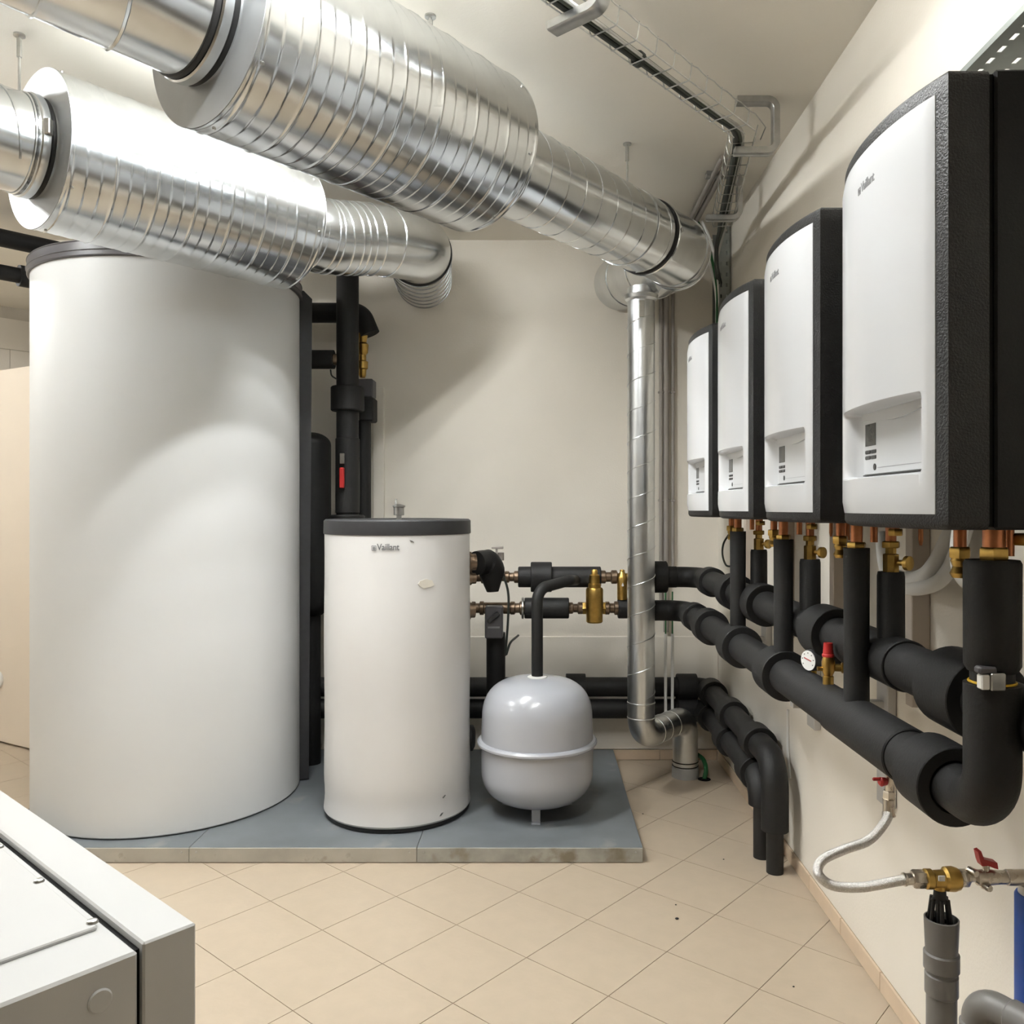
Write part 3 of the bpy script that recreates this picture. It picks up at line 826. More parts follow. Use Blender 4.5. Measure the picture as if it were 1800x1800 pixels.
# --- lower (front) header
H1 = thing('header_pipe', (X1, 2.5, Z1), 'lower black insulated header pipe along the wall with four risers and wide collars', 'pipe', 'black insulated header pipes')
riser_y = [BY0 + 0.086 + BP * k for k in range(4)]
def zh(y): return HC - 0.503 - 0.027 * (y - 1.38) / 2.92
pth = fillet([(0.555, YP, zh(YP)), (X1, YP, zh(YP)), (X1, 1.52, zh(1.52))], [0, 0.11, 0], 10)
MB().tube(pth, RO, 40).build('pipe', 'rubber', H1)
pth = fillet([(X1, 1.60, zh(1.6)), (X1, riser_y[0], zh(1.38)), (X1, riser_y[0], zh(1.38) + 0.212)], [0, 0.072, 0], 12)
MB().tube(pth, 0.044, 40).build('end_elbow', 'rubber', H1)
hdir = Vector((0, 1, -0.00925)).normalized()
rm = MB(); ring(rm, (X1, 1.885, zh(1.885)), hdir, RO - 0.002, RO + 0.005, 0.40, 40, 0.003); rm.build('sleeve', 'rubber', H1)
for (y, L, rc) in ((1.552, 0.11, 0.072), (2.59, 0.12, RC), (3.14, 0.12, RC), (3.68, 0.11, RC), (4.02, 0.09, 0.068)):
    rm = MB(); ring(rm, (X1, y, zh(y)), hdir, RO - 0.004, rc, L, 40, 0.002); rm.build('collar', 'rubber', H1)
for k in range(1, 4):
    y = riser_y[k]; top = {1: 963, 2: 948, 3: 934}[k]; rt = 0.0295
    z1 = W(0, top, y).z
    MB().tube([(X1, y, Z1), (X1, y, Z1 + 0.06), (X1, y, (Z1 + z1) / 2), (X1, y, z1)], [rt + 0.008, rt, rt * 0.98, rt * 1.02], 28).build('riser', 'rubber', H1)
    MB().tube([(X1, y, z1 - 0.02), (X1, y, BZ - 0.001)], 0.014, 20).build('copper_riser', 'copper', H1)
    gb = MB(); hexnut(gb, (X1, y, z1 + 0.004), (0, 0, 1), 0.022, 0.02); gb.build('union_nut', 'brass', H1)
    q = Vector((X1 - 0.005, y + 0.035, BZ))
y = riser_y[0]
MB().tube([(X1, y, 1.190), (X1, y, 1.20), (X1, y, 1.368), (X1, y, 1.374)], [0.038, 0.0435, 0.044, 0.041], 36).build('riser', 'rubber', H1)
MB().tube([(X1, y, 1.15), (X1, y, 1.2)], 0.034, 28).build('bare_joint', 'gasket', H1)
MB().tube([(X1 + 0.003, y, 1.36), (X1 + 0.003, y, BZ - 0.001)], 0.0175, 24).build('copper_riser', 'copper', H1)
gb = MB(); hexnut(gb, (X1 + 0.003, y, 1.384), (0, 0, 1), 0.024, 0.022); gb.build('union_nut', 'brass', H1)
gb = MB(); hexnut(gb, (X1 + 0.055, y, 1.408), (0, 0, 1), 0.020, 0.02); gb.build('valve_nut', 'brass', H1)
# strap sensor on the end riser
st = MB(); ring(st, (X1, y, 1.172), (0, 0, 1), 0.034, 0.0372, 0.004, 36, 0.001); so = st.build('sensor_strap', 'yellow', H1)
c = Vector((X1 - 0.014, y - 0.034, 1.180))
MB().box(c + Vector((-0.012, -0.012, -0.014)), c + Vector((0.012, 0.006, 0.014)), 0.002).build('sensor', 'steel', so)
MB().box(c + Vector((-0.026, -0.009, -0.013)), c + Vector((-0.012, 0.008, 0.011)), 0.002).build('sensor_clip', 'whitepl', so)
MB().box(c + Vector((-0.030, -0.009, 0.012)), c + Vector((0.0, 0.010, 0.024)), 0.003).build('sensor_cap', 'ring', so)
# --- upper (rear) header
H2 = thing('header_pipe', (X2, 2.5, Z2), 'upper black insulated header pipe close to the wall with short risers and brass valves', 'pipe', 'black insulated header pipes')
pth = fillet([(0.555, YP, Z2), (X2, YP, Z2), (X2, 1.05, Z2)], [0, 0.11, 0], 10)
MB().tube(pth, RO, 40).build('pipe', 'rubber', H2)
for (y, L, rc) in ((1.60, 0.14, 0.080), (2.37, 0.13, RC), (3.09, 0.12, RC), (3.53, 0.11, RC), (4.02, 0.09, 0.07)):
    rm = MB(); ring(rm, (X2, y, Z2), (0, 1, 0), RO - 0.004, rc, L, 40, 0.002); rm.build('collar', 'rubber', H2)
rm = MB(); ring(rm, (X2, 2.03, Z2), (0, 1, 0), RO - 0.004, RO + 0.006, 0.32, 40, 0.002); rm.build('sleeve', 'rubber', H2)
ry2 = [1.958, 2.545, 3.142]
for y, top in zip(ry2, (1005, 983, 966)):
    z1 = W(0, top, y).z
    MB().tube([(X2, y, Z2), (X2, y, z1 - 0.01), (X2, y, z1)], [0.0315, 0.031, 0.029], 28).build('riser', 'rubber', H2)
    vb = MB().lathe([(0.019, 0), (0.019, 0.045), (0.013, 0.047), (0.013, 0.06)], (X2, y, z1 - 0.004), (0, 0, 1), 8); hexnut(vb, (X2, y, z1 + 0.064), (0, 0, 1), 0.021, 0.016)
    v_ = vb.build('brass_valve', 'brass', H2)
    MB().lathe([(0.007, 0), (0.007, 0.018), (0.017, 0.02), (0.017, 0.030), (0.012, 0.032)], (X2 + 0.012, y - 0.012, z1 + 0.022), (0.55, -0.83, 0), 20).build('valve_knob', 'brass', v_)
    MB().tube([(X2, y, z1 + 0.06), (X2, y, BZ - 0.001)], 0.0125, 20).build('copper_riser', 'copper', H2)
# --- gauge and safety valve on the lower header
gy = 2.32
gt = thing('pressure_gauge', (X1 - 0.01, gy, Z1 + RO), 'round white pressure gauge on the lower header pipe beside the red safety valve', 'gauge')
gc = W(1421, 1161, gy); gd = Vector((-0.90, -0.43, 0)).normalized()
MB().lathe([(0.030, 0), (0.030, 0.035), (0.028, 0.038)], gc - gd * 0.038, gd, 32).build('case', 'lid', gt)
MB().lathe([(0.0275, 0), (0.0275, 0.002)], gc - gd * 0.0005, gd, 32).build('dial', 'dial', gt)
sd = gd.cross(Vector((0, 0, 1)))
for a in range(-3, 4):
    q = gc + gd * 0.0018 + (sd * math.sin(a * 0.7) + Vector((0, 0, 1)) * math.cos(a * 0.7)) * 0.021
    MB().lathe([(0.0018, 0), (0.0018, 0.0006)], q, gd, 8).build('tick', 'print', gt)
MB().tube([gc + gd * 0.002 - sd * 0.012, gc + gd * 0.002 + sd * 0.014 + Vector((0, 0, 0.006))], 0.0016, 6).build('needle', 'red', gt)
MB().tube([gc - gd * 0.02, gc - gd * 0.02 - Vector((0, 0, 0.05))], 0.008, 12).build('stem', 'brass', gt)
sy2 = 2.165
svt = thing('safety_valve', (X1, sy2, Z1 + RO), 'brass safety valve with red cap on the lower header pipe', 'valve')
zb0 = W(0, 1197, sy2).z; zt = W(0, 1130, sy2).z
MB().lathe([(0.014, zb0 - 0.012), (0.014, zb0 + 0.012), (0.011, zb0 + 0.014), (0.016, zb0 + 0.026), (0.017, zb0 + 0.05), (0.013, zt - 0.036)], (X1, sy2, 0), (0, 0, 1), 18).build('body', 'brass', svt)
MB().lathe([(0.0155, zt - 0.036), (0.0155, zt - 0.03), (0.0135, zt - 0.028), (0.0115, zt)], (X1, sy2, 0), (0, 0, 1), 14).build('cap', 'red', svt)
MB().lathe([(0.010, 0), (0.010, 0.02), (0.014, 0.022), (0.014, 0.03)], (X1 + 0.012, sy2, zb0 + 0.035), (1, -0.2, 0), 14).build('outlet', 'brass', svt)
MB().lathe([(0.006, 0), (0.006, 0.014)], (X1 - 0.014, sy2, zb0 + 0.032), (-1, 0, 0), 12).build('test_plug', 'brass', svt)

# ------------------------------------------------------------------ back wall pipes with separators
def seg_pipe(par, x0, x1, y, z, r, name='pipe', m='rubber', sg=32):
    return MB().lathe([(r - 0.004, 0), (r, 0.004), (r, x1 - x0 - 0.004), (r - 0.004, x1 - x0)], (x0, y, z), (1, 0, 0), sg).build(name, m, par)


def fitting(par, x0, x1, y, z, r=0.03, m='bronze'):
    L = x1 - x0
    return MB().lathe([(r * 0.7, 0), (r, L * 0.08), (r, L * 0.3), (r * 0.75, L * 0.36), (r * 0.75, L * 0.6), (r * 1.05, L * 0.66), (r * 1.05, L * 0.92), (r * 0.7, L)], (x0, y, z), (1, 0, 0), 20).build('fitting', m, par)


xp = lambda px, Y=YP: (px - CX) / F * Y
Bk2 = thing('branch_pipe', (0, YP, Z2), 'upper black insulated pipe on the back wall leading to the short tank', 'pipe', 'black pipes on the back wall')
seg_pipe(Bk2, xp(911), xp(1056), YP, Z2, 0.054)
seg_pipe(Bk2, xp(933), xp(970), YP, Z2, 0.078, 'collar')
fitting(Bk2, xp(1054), xp(1086), YP, Z2, 0.034)
seg_pipe(Bk2, xp(1104), 0.57, YP, Z2, 0.040, 'joint', 'bronze')
seg_pipe(Bk2, xp(1148), xp(1172), YP, Z2, 0.082, 'collar')
seg_pipe(Bk2, xp(1168), xp(1190), YP, Z2, 0.055, 'pipe')
fitting(Bk2, xp(886), xp(914), YP, Z2, 0.030)
fitting(Bk2, xp(828), xp(856), YP, Z2, 0.032)
seg_pipe(Bk2, xp(850), xp(900), YP, Z2, 0.022, 'core_pipe', 'bronze')
# insulated pump elbow hanging at the tank
pc = W(866, 1000, 4.18)
pe = MB().tube(fillet([W(838, 990, 4.12), W(863, 985, 4.2), W(866, 1040, 4.2)], [0, 0.06, 0], 8), [0.06] * 3 + [0.068] * 6 + [0.066, 0.03], 28)
pe.build('pump_insulation', 'rubber', Bk2)
MB().lathe([(0.02, 0), (0.02, 0.04)], W(879, 985, 4.25), (0, 0, 1), 16).build('valve_stem', 'greypl', Bk2)
MB().box(W(864, 965, 4.2), W(885, 960, 4.22), 0.002).lathe([(0.006, 0), (0.006, 0.05)], W(873, 980, 4.21), (0, 0, 1), 8).build('valve_handle', 'greypl', Bk2)
s2 = MB().lathe([(0.024, -0.115), (0.026, -0.11), (0.026, 0.0), (0.020, 0.012), (0.012, 0.030), (0.014, 0.034), (0.010, 0.04)], (xp(1093), YP - 0.02, Z2 + 0.0), (0, 0, 1), 24)
so = s2.build('air_separator', 'brass', Bk2)
MB().lathe([(0.02, -0.03), (0.02, 0.03)], (xp(1094), YP, Z2), (1, 0, 0), 20).build('cross_body', 'brass', so)
lgm = MB().prism([(0, 0.010), (0.006, -0.004), (0.003, -0.009), (-0.003, -0.009), (-0.006, -0.004)], lambda p: (xp(1093) + p[0], YP - 0.048, Z2 - 0.035 + p[1]), lambda p: (xp(1093) + p[0], YP - 0.045, Z2 - 0.035 + p[1]))
lgm.build('drop_emblem', 'whitepl', so)
Bk1 = thing('branch_pipe', (0, YP, Z1), 'lower black insulated pipe on the back wall with tall brass dirt separator', 'pipe', 'black pipes on the back wall')
seg_pipe(Bk1, xp(922), xp(1000), YP, Z1, 0.054)
fitting(Bk1, xp(998), xp(1026), YP, Z1, 0.030)
fitting(Bk1, xp(1062), xp(1090), YP, Z1, 0.034)
seg_pipe(Bk1, xp(1086), 0.57, YP, Z1, 0.054)
fitting(Bk1, xp(896), xp(924), YP, Z1, 0.034)
fitting(Bk1, xp(828), xp(852), YP, Z1, 0.034)
seg_pipe(Bk1, xp(850), xp(900), YP, Z1, 0.03, 'valve_body', 'bronze')
rm = MB(); ring(rm, (xp(919), YP, Z1), (1, 0, 0), 0.02, 0.056, 0.012, 24, 0.003); rm.build('tape', 'steel', Bk1)
rs = 0.044
ds = MB().lathe([(rs - 0.008, W(0, 1091, YP).z), (rs - 0.002, W(0, 1089, YP).z), (rs - 0.002, W(0, 1066, YP).z), (rs, W(0, 1064, YP).z), (rs, W(0, 1034, YP).z), (rs - 0.004, W(0, 1031, YP).z), (rs - 0.012, W(0, 1030, YP).z), (rs - 0.012, W(0, 1024, YP).z),
                 (rs - 0.017, W(0, 1023, YP).z), (rs - 0.018, W(0, 1009, YP).z), (rs - 0.027, W(0, 1007, YP).z), (rs - 0.028, W(0, 1001, YP).z), (rs - 0.032, W(0, 999, YP).z)], (xp(1045, YP - 0.075), YP - 0.075, 0), (0, 0, 1), 32)
do = ds.build('dirt_separator', 'brass', Bk1)
for px in (1028, 1062):
    hb = MB(); hexnut(hb, (xp(px), YP, Z1), (1, 0, 0), 0.034, 0.03); hb.build('union', 'brass', do)
# actuator and drop pipe
ab = W(869, 1088, YP - 0.05)
act = MB().box((ab.x - 0.045, YP - 0.11, W(0, 1117, YP).z), (ab.x + 0.045, YP - 0.035, W(0, 1062, YP).z), 0.006).build('actuator', 'ring', Bk1)
hr = Matrix.Rotation(-0.7, 3, 'Y')
hh = Vector((ab.x, YP - 0.118, W(0, 1080, YP).z))
MB().box(hh + Vector((-0.035, -0.012, -0.012)), hh + Vector((0.035, 0.01, 0.012)), 0.004, hr, hh).build('lever', 'lid', act)
MB().box((ab.x - 0.03, YP - 0.112, W(0, 1099, YP).z), (ab.x + 0.03, YP - 0.109, W(0, 1096, YP).z)).build('scale_mark', 'printlight', act)
MB().tube([(ab.x + 0.005, YP, W(0, 1112, YP).z), (ab.x + 0.005, YP, 0.40)], 0.049, 28).build('drop_pipe', 'rubber', Bk1)
wm = MB().tube(smooth_curve([W(880, 1000, 4.2), W(893, 1040, 4.2), W(893, 1090, 4.2), W(889, 1150, 4.22), W(897, 1130, 4.24), W(911, 1117, 4.4)], 8), 0.006, 8)
wm.build('sensor_cable', 'cabledark', origin=W(893, 1150, 4.22), label='thin black sensor cable hanging beside the short white tank', cat='cable')
# vessel pipe
vp = thing('vessel_pipe', (vx, vy, 0.684), 'thin black insulated pipe rising from the grey vessel to the back wall pipe', 'pipe')
pth = fillet([(vx - 0.0, vy, 0.685), (vx - 0.0, vy, 1.085), W(1002, 1020, 4.02), W(1012, 1020, YP - 0.03)], [0, 0.07, 0.06, 0], 10)
MB().tube(pth, 0.0265, 24).build('insulation', 'rubber', vp)

# ------------------------------------------------------------------ low pipes to the floor at the right wall
YL = 4.70
for n, (z, xr, yd, lab, rb_) in enumerate([(HC - 1.012, 0.940, 3.33, 'upper of two low black insulated pipes, bending into the floor by the right wall', 0.05),
                                           (HC - 1.135, 0.925, 3.475, 'lower of two low black insulated pipes, ending behind its twin at the floor', 0.05)]):
    t = thing('floor_pipe', (xr, yd, 0), lab, 'pipe', 'low black insulated pipes')
    pth = fillet([(-2.3, YL, z), (xr, YL, z), (xr, yd, z), (xr, yd, 0.17 if n == 0 else 0.22)], [0, 0.09, 0.12, 0], 12)
    MB().tube(pth, 0.054, 36).build('pipe', 'rubber', t)
    MB().tube([(xr, yd, 0.0), (xr, yd, 0.24)], 0.034, 28).build('bare_pipe', 'gasket', t)
    cb = [((xp(1207, YL), YL, z), (1, 0, 0)), ((xr, 4.54, z), (0, 1, 0)), ((xr, 4.08, z), (0, 1, 0)), ((xr, 3.60, z), (0, 1, 0))]
    if n == 0: cb.append(((xp(1012, YL), YL, z), (1, 0, 0)))
    for c, ax in cb:
        rm = MB(); ring(rm, c, ax, 0.045, 0.074, 0.11, 36, 0.002); rm.build('collar', 'rubber', t)
    if n == 0:
        rm = MB(); ring(rm, (xr, yd, 0.172), (0, 0, 1), 0.03, 0.036, 0.012, 28, 0.002); rm.build('tape', 'steel', t)
MB().tube(smooth_curve([(XW - 0.004, 3.46, 0.62), (XW - 0.006, 3.45, 0.45), (XW - 0.02, 3.38, 0.36)], 8), 0.006, 8).build('wall_cable', 'whitepl', origin=(XW - 0.005, 3.46, 0.4), label='short white cable hanging on the right wall above the floor pipes', cat='cable')
gcab = MB().tube(smooth_curve([W(1224, 1325, 4.62), W(1236, 1335, 4.55), W(1241, 1352, 4.5), (W(1238, 1370, 4.47).x, 4.47, -0.0)], 8), 0.012, 10)
gcab.build('ground_cable', 'cablegreen', origin=(0.9, 4.5, 0), label='green cable going into the floor beside the vertical duct', cat='cable')
MB().lathe([(0.035, 0), (0.034, 0.002)], (W(1238, 1370, 4.47).x, 4.47, 0.0), (0, 0, 1), 20).build('floor_hole', 'dark', origin=(W(1238, 1370, 4.47).x, 4.47, 0), label='dark hole in the floor around the green cable', cat='floor opening')

# ------------------------------------------------------------------ pipes between the tanks
YV = 4.42
V1 = thing('riser_pipe', (xp(611, YV), YV, PT), 'thick black insulated vertical pipe with red valve lever between the tanks', 'pipe')
xv = xp(611, YV)
pth = fillet([(xv - 0.35, YV, 2.80), (xv, YV, 2.80), (xv, YV, PT)], [0, 0.09, 0], 10)
MB().tube(pth, 0.0585, 36).build('pipe', 'rubber', V1)
for (ya_, yb_, r) in ((680, 723, 0.088), (770, 903, 0.0635), (905, 960, 0.09)):
    za, zb = W(0, yb_, YV).z, W(0, ya_, YV).z
    rm = MB(); ring(rm, (xv, YV, (za + zb) / 2), (0, 0, 1), 0.05, r, zb - za, 36, 0.006); rm.build('collar' if r > 0.07 else 'sleeve', 'rubber', V1)
hv = W(602, 825, YV - 0.075)
ha = MB().box(W(597, 815, YV - 0.085), W(606, 797, YV - 0.07), 0.002).build('lever_arm', 'steel', V1)
MB().box(W(596, 858, YV - 0.09), W(606, 822, YV - 0.066), 0.004).build('lever_grip', 'red', ha)
V2 = thing('riser_pipe', (xp(640, 4.62), 4.62, PT), 'slimmer black vertical pipe with brass fittings half hidden behind the thick riser', 'pipe')
x2 = xp(641, 4.62)
z_s1 = W(0, 550, 4.62).z
pth = fillet([(-1.37, 4.62, z_s1), (x2 - 0.02, 4.62, z_s1), (x2 + 0.03, 4.62, W(0, 588, 4.62).z)], [0, 0.07, 0], 8)
MB().tube(pth, 0.055, 32).build('top_pipe', 'rubber', V2)
pf = [(0.014, W(0, 664, 4.62).z)]
for k, (yy, r) in enumerate(((660, 0.02), (650, 0.022), (648, 0.03), (636, 0.031), (634, 0.021), (624, 0.02), (620, 0.03), (606, 0.034), (602, 0.022), (596, 0.026), (588, 0.03), (580, 0.02))):
    pf.append((r, W(0, yy, 4.62).z))
MB().lathe(pf, (x2 - 0.012, 4.62, 0), (0, 0, 1), 20).build('brass_fittings', 'brass', V2)
MB().box((x2 - 0.02, 4.56, W(0, 742, 4.62).z), (x2 + 0.06, 4.68, W(0, 700, 4.62).z), 0.008).build('pump_insulation', 'rubber', V2)
pb = MB().box((x2 - 0.03, 4.57, W(0, 700, 4.62).z), (x2 + 0.055, 4.67, W(0, 668, 4.62).z), 0.006).build('pump_head', 'ring', V2)
MB().tube([(x2 - 0.01, 4.62, W(0, 740, 4.62).z), (x2 - 0.01, 4.62, PT)], 0.045, 28).build('pipe', 'rubber', V2)
S2 = thing('tank_branch_pipe', (xp(560, YV), YV, W(0, 632, YV).z), 'short black insulated branch pipe between the tall tank and the thick riser', 'pipe')
zz = W(0, 632, YV).z
MB().tube([(-1.305, YV, zz), (xp(587, YV), YV, zz)], 0.05, 30).build('insulation', 'rubber', S2)
MB().lathe([(0.03, 0), (0.03, 0.03)], (xp(585, YV), YV, zz), (1, 0, 0), 18).build('fitting', 'bronze', S2)
MB().tube(smooth_curve([W(581, 650, YV - 0.05), W(583, 660, YV - 0.06), W(591, 666, YV - 0.06)], 6), 0.004, 8).build('sensor_wire', 'cabledark', S2)
# black insulated cover behind
hx = thing('insulated_vessel', (xp(555, 4.5), 4.5, PT), 'black insulated capsule shaped vessel between the two white tanks', 'vessel')
zt, zb_ = W(0, 757, 4.45).z, W(0, 1090, 4.45).z
rv = 0.105; xc = xp(577, 4.5) - rv
pr = []
for k in range(9):
    a = PI / 2 * k / 8; pr.append((max(0.001, rv * math.sin(a)), zb_ + 0.1 * (1 - math.cos(a))))
for k in range(9):
    a = PI / 2 * (1 - k / 8); pr.append((max(0.001, rv * math.sin(a)), zt - 0.07 * (1 - math.cos(a))))
MB().lathe(pr, (xc, 4.55, 0), (0, 0, 1), 40).build('shell', 'rubber', hx)
MB().tube([(xc, 4.55, PT), (xc, 4.55, zb_ + 0.03)], 0.05, 24).build('stand', 'rubber', hx)
MB().box((xp(656, YB - 0.03), YB - 0.03, 0.72), (xp(675, YB - 0.03), YB - 0.001, W(0, 682, YB).z), 0.003).build('trim_2', 'wall', kind='structure')

# pipes high on the left
u = Vector((0.65, 0.76, 0)).normalized()
for (p, r, lab, cuff) in ((W(30, 424, 4.45), 0.047, 'upper black pipe below the ceiling running behind the tall tank', None),
                          (W(10, 480, 4.35), 0.040, 'lower black pipe with wider sleeve below the ceiling behind the tall tank', 0.056)):
    tt = (YB - p.y) / u.y
    e = p + u * (tt - 0.002); s = p - u * 3.9
    t = thing('ceiling_pipe', p, lab, 'pipe', 'black pipes high on the left')
    MB().tube([s, e], r, 32).build('insulation', 'rubber', t)
    if cuff:
        a = p + u * 0.06; MB().tube([a, e], cuff, 32).build('sleeve', 'rubber', t)

# ------------------------------------------------------------------ right wall: rails, brackets, hoses
for n, y in enumerate((2.22, 2.81, 3.40, 4.0)):
    MB().box((0.985, y - 0.018, 0.93), (XW - 0.001, y + 0.022, 2.28), 0.002).build('mounting_rail', 'rail', origin=(1.01, y, 0.93),
        label=['brown vertical mounting rail on the wall, nearest to the camera', 'second brown vertical wall rail from the camera, below the third boiler', 'third brown vertical wall rail from the camera', 'brown vertical wall rail closest to the back wall'][n], cat='rail', group='mounting rails')
for n, (y, za_, zb2) in enumerate(((2.45, 0.585, 0.95), (3.1, 0.64, 0.95), (3.75, 0.68, 0.95))):
    t = thing('pipe_bracket', (1.0, y, za_), ['grey wall bracket behind the drain valve and hose', 'grey wall bracket below the pressure gauge', 'grey wall bracket under the far end of the lower header'][n], 'bracket', 'grey pipe brackets')
    MB().box((XW - 0.028, y - 0.04, za_), (XW - 0.001, y + 0.04, zb2), 0.003).build('wall_plate', 'raillight', t)
    MB().box((X1 - 0.01, y - 0.015, zh(y) - RO - 0.022), (XW - 0.02, y + 0.015, zh(y) - RO - 0.001), 0.002).build('arm', 'raillight', t)
# white hoses behind the nearest boiler
t = thing('condensate_hose', W(1640, 990, 2.05), 'white flexible hose looping below the nearest boiler', 'hose')
MB().tube(smooth_curve([W(1680, 920, 1.98), W(1668, 945, 1.99), W(1648, 985, 2.02), W(1624, 1012, 2.06), W(1590, 1018, 2.14), W(1560, 1000, 2.24), W(1551, 940, 2.3)], 10), 0.020, 16).build('hose', 'whitepl', t)
MB().tube(smooth_curve([W(1698, 925, 1.95), W(1688, 955, 1.96), W(1667, 1003, 1.98), W(1640, 1028, 2.02), W(1600, 1034, 2.10), W(1570, 1020, 2.22)], 10), 0.018, 16).build('hose', 'whitepl', t)
t = thing('condensate_hose', W(1690, 1000, 1.95), 'white flexible hose dropping behind the thick riser of the nearest boiler', 'hose')
MB().tube(smooth_curve([W(1688, 925, 1.84), W(1684, 970, 1.84), W(1690, 1010, 1.84), W(1715, 1030, 1.83), W(1750, 1020, 1.82)], 10), 0.017, 16).build('hose', 'whitepl', t)
t = thing('sensor_loop', W(1275, 960, 3.5), 'thin black cable loop below the farthest boiler', 'cable')
MB().tube(smooth_curve([W(1283, 937, 3.4), W(1272, 955, 3.4), W(1270, 975, 3.4), W(1276, 993, 3.4), W(1285, 996, 3.4)], 8), 0.004, 8).build('cable', 'cabledark', t)

# ------------------------------------------------------------------ drain valve, hose, separator
yv_ = 1.775
t = thing('drain_valve', (X1 + 0.0, yv_, Z1 - RO), 'small brass drain valve with red wing handle under the lower header', 'valve')
xv_ = (1565 - CX) / F * yv_
zz = lambda py: W(0, py, yv_).z
MB().lathe([(0.010, zz(1340)), (0.012, zz(1352)), (0.012, zz(1360)), (0.010, zz(1362)), (0.0115, zz(1388)), (0.010, zz(1390))], (xv_, yv_, 0), (0, 0, 1), 18).build('body', 'nickel', t)
nb = MB(); hexnut(nb, (xv_ - 0.002, yv_, zz(1397)), (0, 0, 1), 0.0135, 0.018); nb.build('nut', 'nickel', t)
MB().lathe([(0.008, 0), (0.010, 0.012), (0.006, 0.016)], (xv_ - 0.012, yv_ - 0.006, zz(1372)), (-1, -0.2, 0), 14).build('handle_hub', 'red', t)
MB().box((xv_ - 0.042, yv_ - 0.012, zz(1370)), (xv_ - 0.014, yv_ - 0.007, zz(1364)), 0.002).build('handle_wing', 'red', t)
YS = 1.65
h0 = Vector((xv_ - 0.003, yv_, zz(1404)))
hpts = [h0, h0 - Vector((0, 0, 0.022)), W(1556, 1445, 1.76), W(1527, 1477, 1.74), W(1482, 1494, 1.72), W(1446, 1512, 1.70), W(1438, 1535, 1.68), W(1462, 1556, 1.67), W(1510, 1560, 1.66), W(1560, 1552, YS), W(1592, 1546, YS)]
t = thing('flexible_hose', hpts[0], 'braided steel flexible hose curling from the drain valve to the brass separator', 'hose')
MB().tube(smooth_curve(hpts, 10), 0.0098, 18).build('hose', 'hose', t)
MB().lathe([(0.0125, 0), (0.0125, 0.028), (0.014, 0.03), (0.014, 0.036)], h0, (0, 0, -1), 18).build('ferrule', 'nickel', t)
q = W(1588, 1546, YS); ax = Vector((1, 0, 0.06))
MB().lathe([(0.013, 0), (0.013, 0.004), (0.0115, 0.006), (0.0115, 0.024)], q, ax, 18).build('ferrule', 'nickel', t)
sp = thing('water_separator', W(1650, 1548, YS), 'brass backflow preventer with valve and red lever between hose and wall', 'valve')
zs_ = W(0, 1545, YS).z
xs = lambda px: (px - CX) / F * YS
nb = MB(); hexnut(nb, (xs(1615), YS, zs_), (1, 0, 0), 0.018, xs(1628) - xs(1605)); nb.build('nut', 'nickel', sp)
MB().lathe([(0.014, xs(1624)), (0.0195, xs(1627)), (0.0195, xs(1637)), (0.0165, xs(1640)), (0.0175, xs(1656)), (0.0175, xs(1660))], (0, YS, zs_), (1, 0, 0), 24).build('body', 'brass', sp)
MB().lathe([(0.018, xs(1658)), (0.0235, xs(1662)), (0.0245, xs(1674)), (0.021, xs(1684)), (0.014, xs(1688))], (0, YS, zs_), (1, 0, 0), 14).build('bonnet', 'brass', sp)
MB().box((xs(1642), YS - 0.0195, zs_ + 0.004), (xs(1653), YS - 0.0165, zs_ + 0.014)).build('label', 'whitepl', sp)
MB().lathe([(0.0125, 0), (0.0125, 0.008), (0.010, 0.010)], (xs(1652), YS, zs_ - 0.012), (0, 0, -1), 20).build('outlet', 'brass', sp)
nb = MB(); hexnut(nb, (xs(1694), YS, zs_ + 0.002), (1, 0, 0), 0.017, 0.018); nb.build('nut', 'nickel', sp)
MB().lathe([(0.009, xs(1686)), (0.009, xs(1712)), (0.015, xs(1716)), (0.016, xs(1735)), (0.014, xs(1752)), (0.0135, xs(1756))], (0, YS, zs_ + 0.003), (1, 0, 0), 20).build('ball_valve', 'nickel', sp)
for (px, py) in ((1703, 1529), (1727, 1555)):
    q = W(px, py, YS - 0.005)
    MB().lathe([(0.0075, 0), (0.0075, 0.016), (0.006, 0.02)], q, (0.3, -1, 0.0), 12).build('test_plug', 'nickel', sp)
MB().lathe([(0.007, 0), (0.007, 0.022)], (xs(1733), YS, zs_ + 0.014), (0, 0, 1), 14).build('stem', 'nickel', sp)
lv = Vector((xs(1733), YS, W(0, 1516, YS).z))
MB().prism([(-0.020, 0.024), (-0.014, 0.026), (-0.008, 0.010), (0.004, 0.006), (0.018, 0.003), (0.020, -0.010), (0.012, -0.008), (0.0, -0.003), (-0.012, -0.004), (-0.016, 0.006)],
           lambda p: lv + Vector((p[0], -0.009, p[1])), lambda p: lv + Vector((p[0], 0.009, p[1]))).build('lever', 'red', sp)
MB().lathe([(0.0135, xs(1756)), (0.0135, xs(1768)), (0.0155, xs(1769)), (0.0155, XW - 0.002)], (0, YS, zs_ + 0.003), (1, 0, 0), 20).build('tail_pipe', 'nickel', sp)
fn = thing('air_gap_funnel', (xs(1652), YS, W(0, 1565, YS).z), 'black slotted air gap funnel above the grey drain pipe', 'funnel')
zf0, zf1 = W(0, 1564, YS).z, W(0, 1636, YS).z
xf_ = xs(1652)
MB().lathe([(0.0115, zf0), (0.0125, zf0 - 0.014), (0.014, zf0 - 0.016), (0.0165, zf0 - 0.022)], (xf_, YS, 0), (0, 0, 1), 20).build('collar', 'gasket', fn)
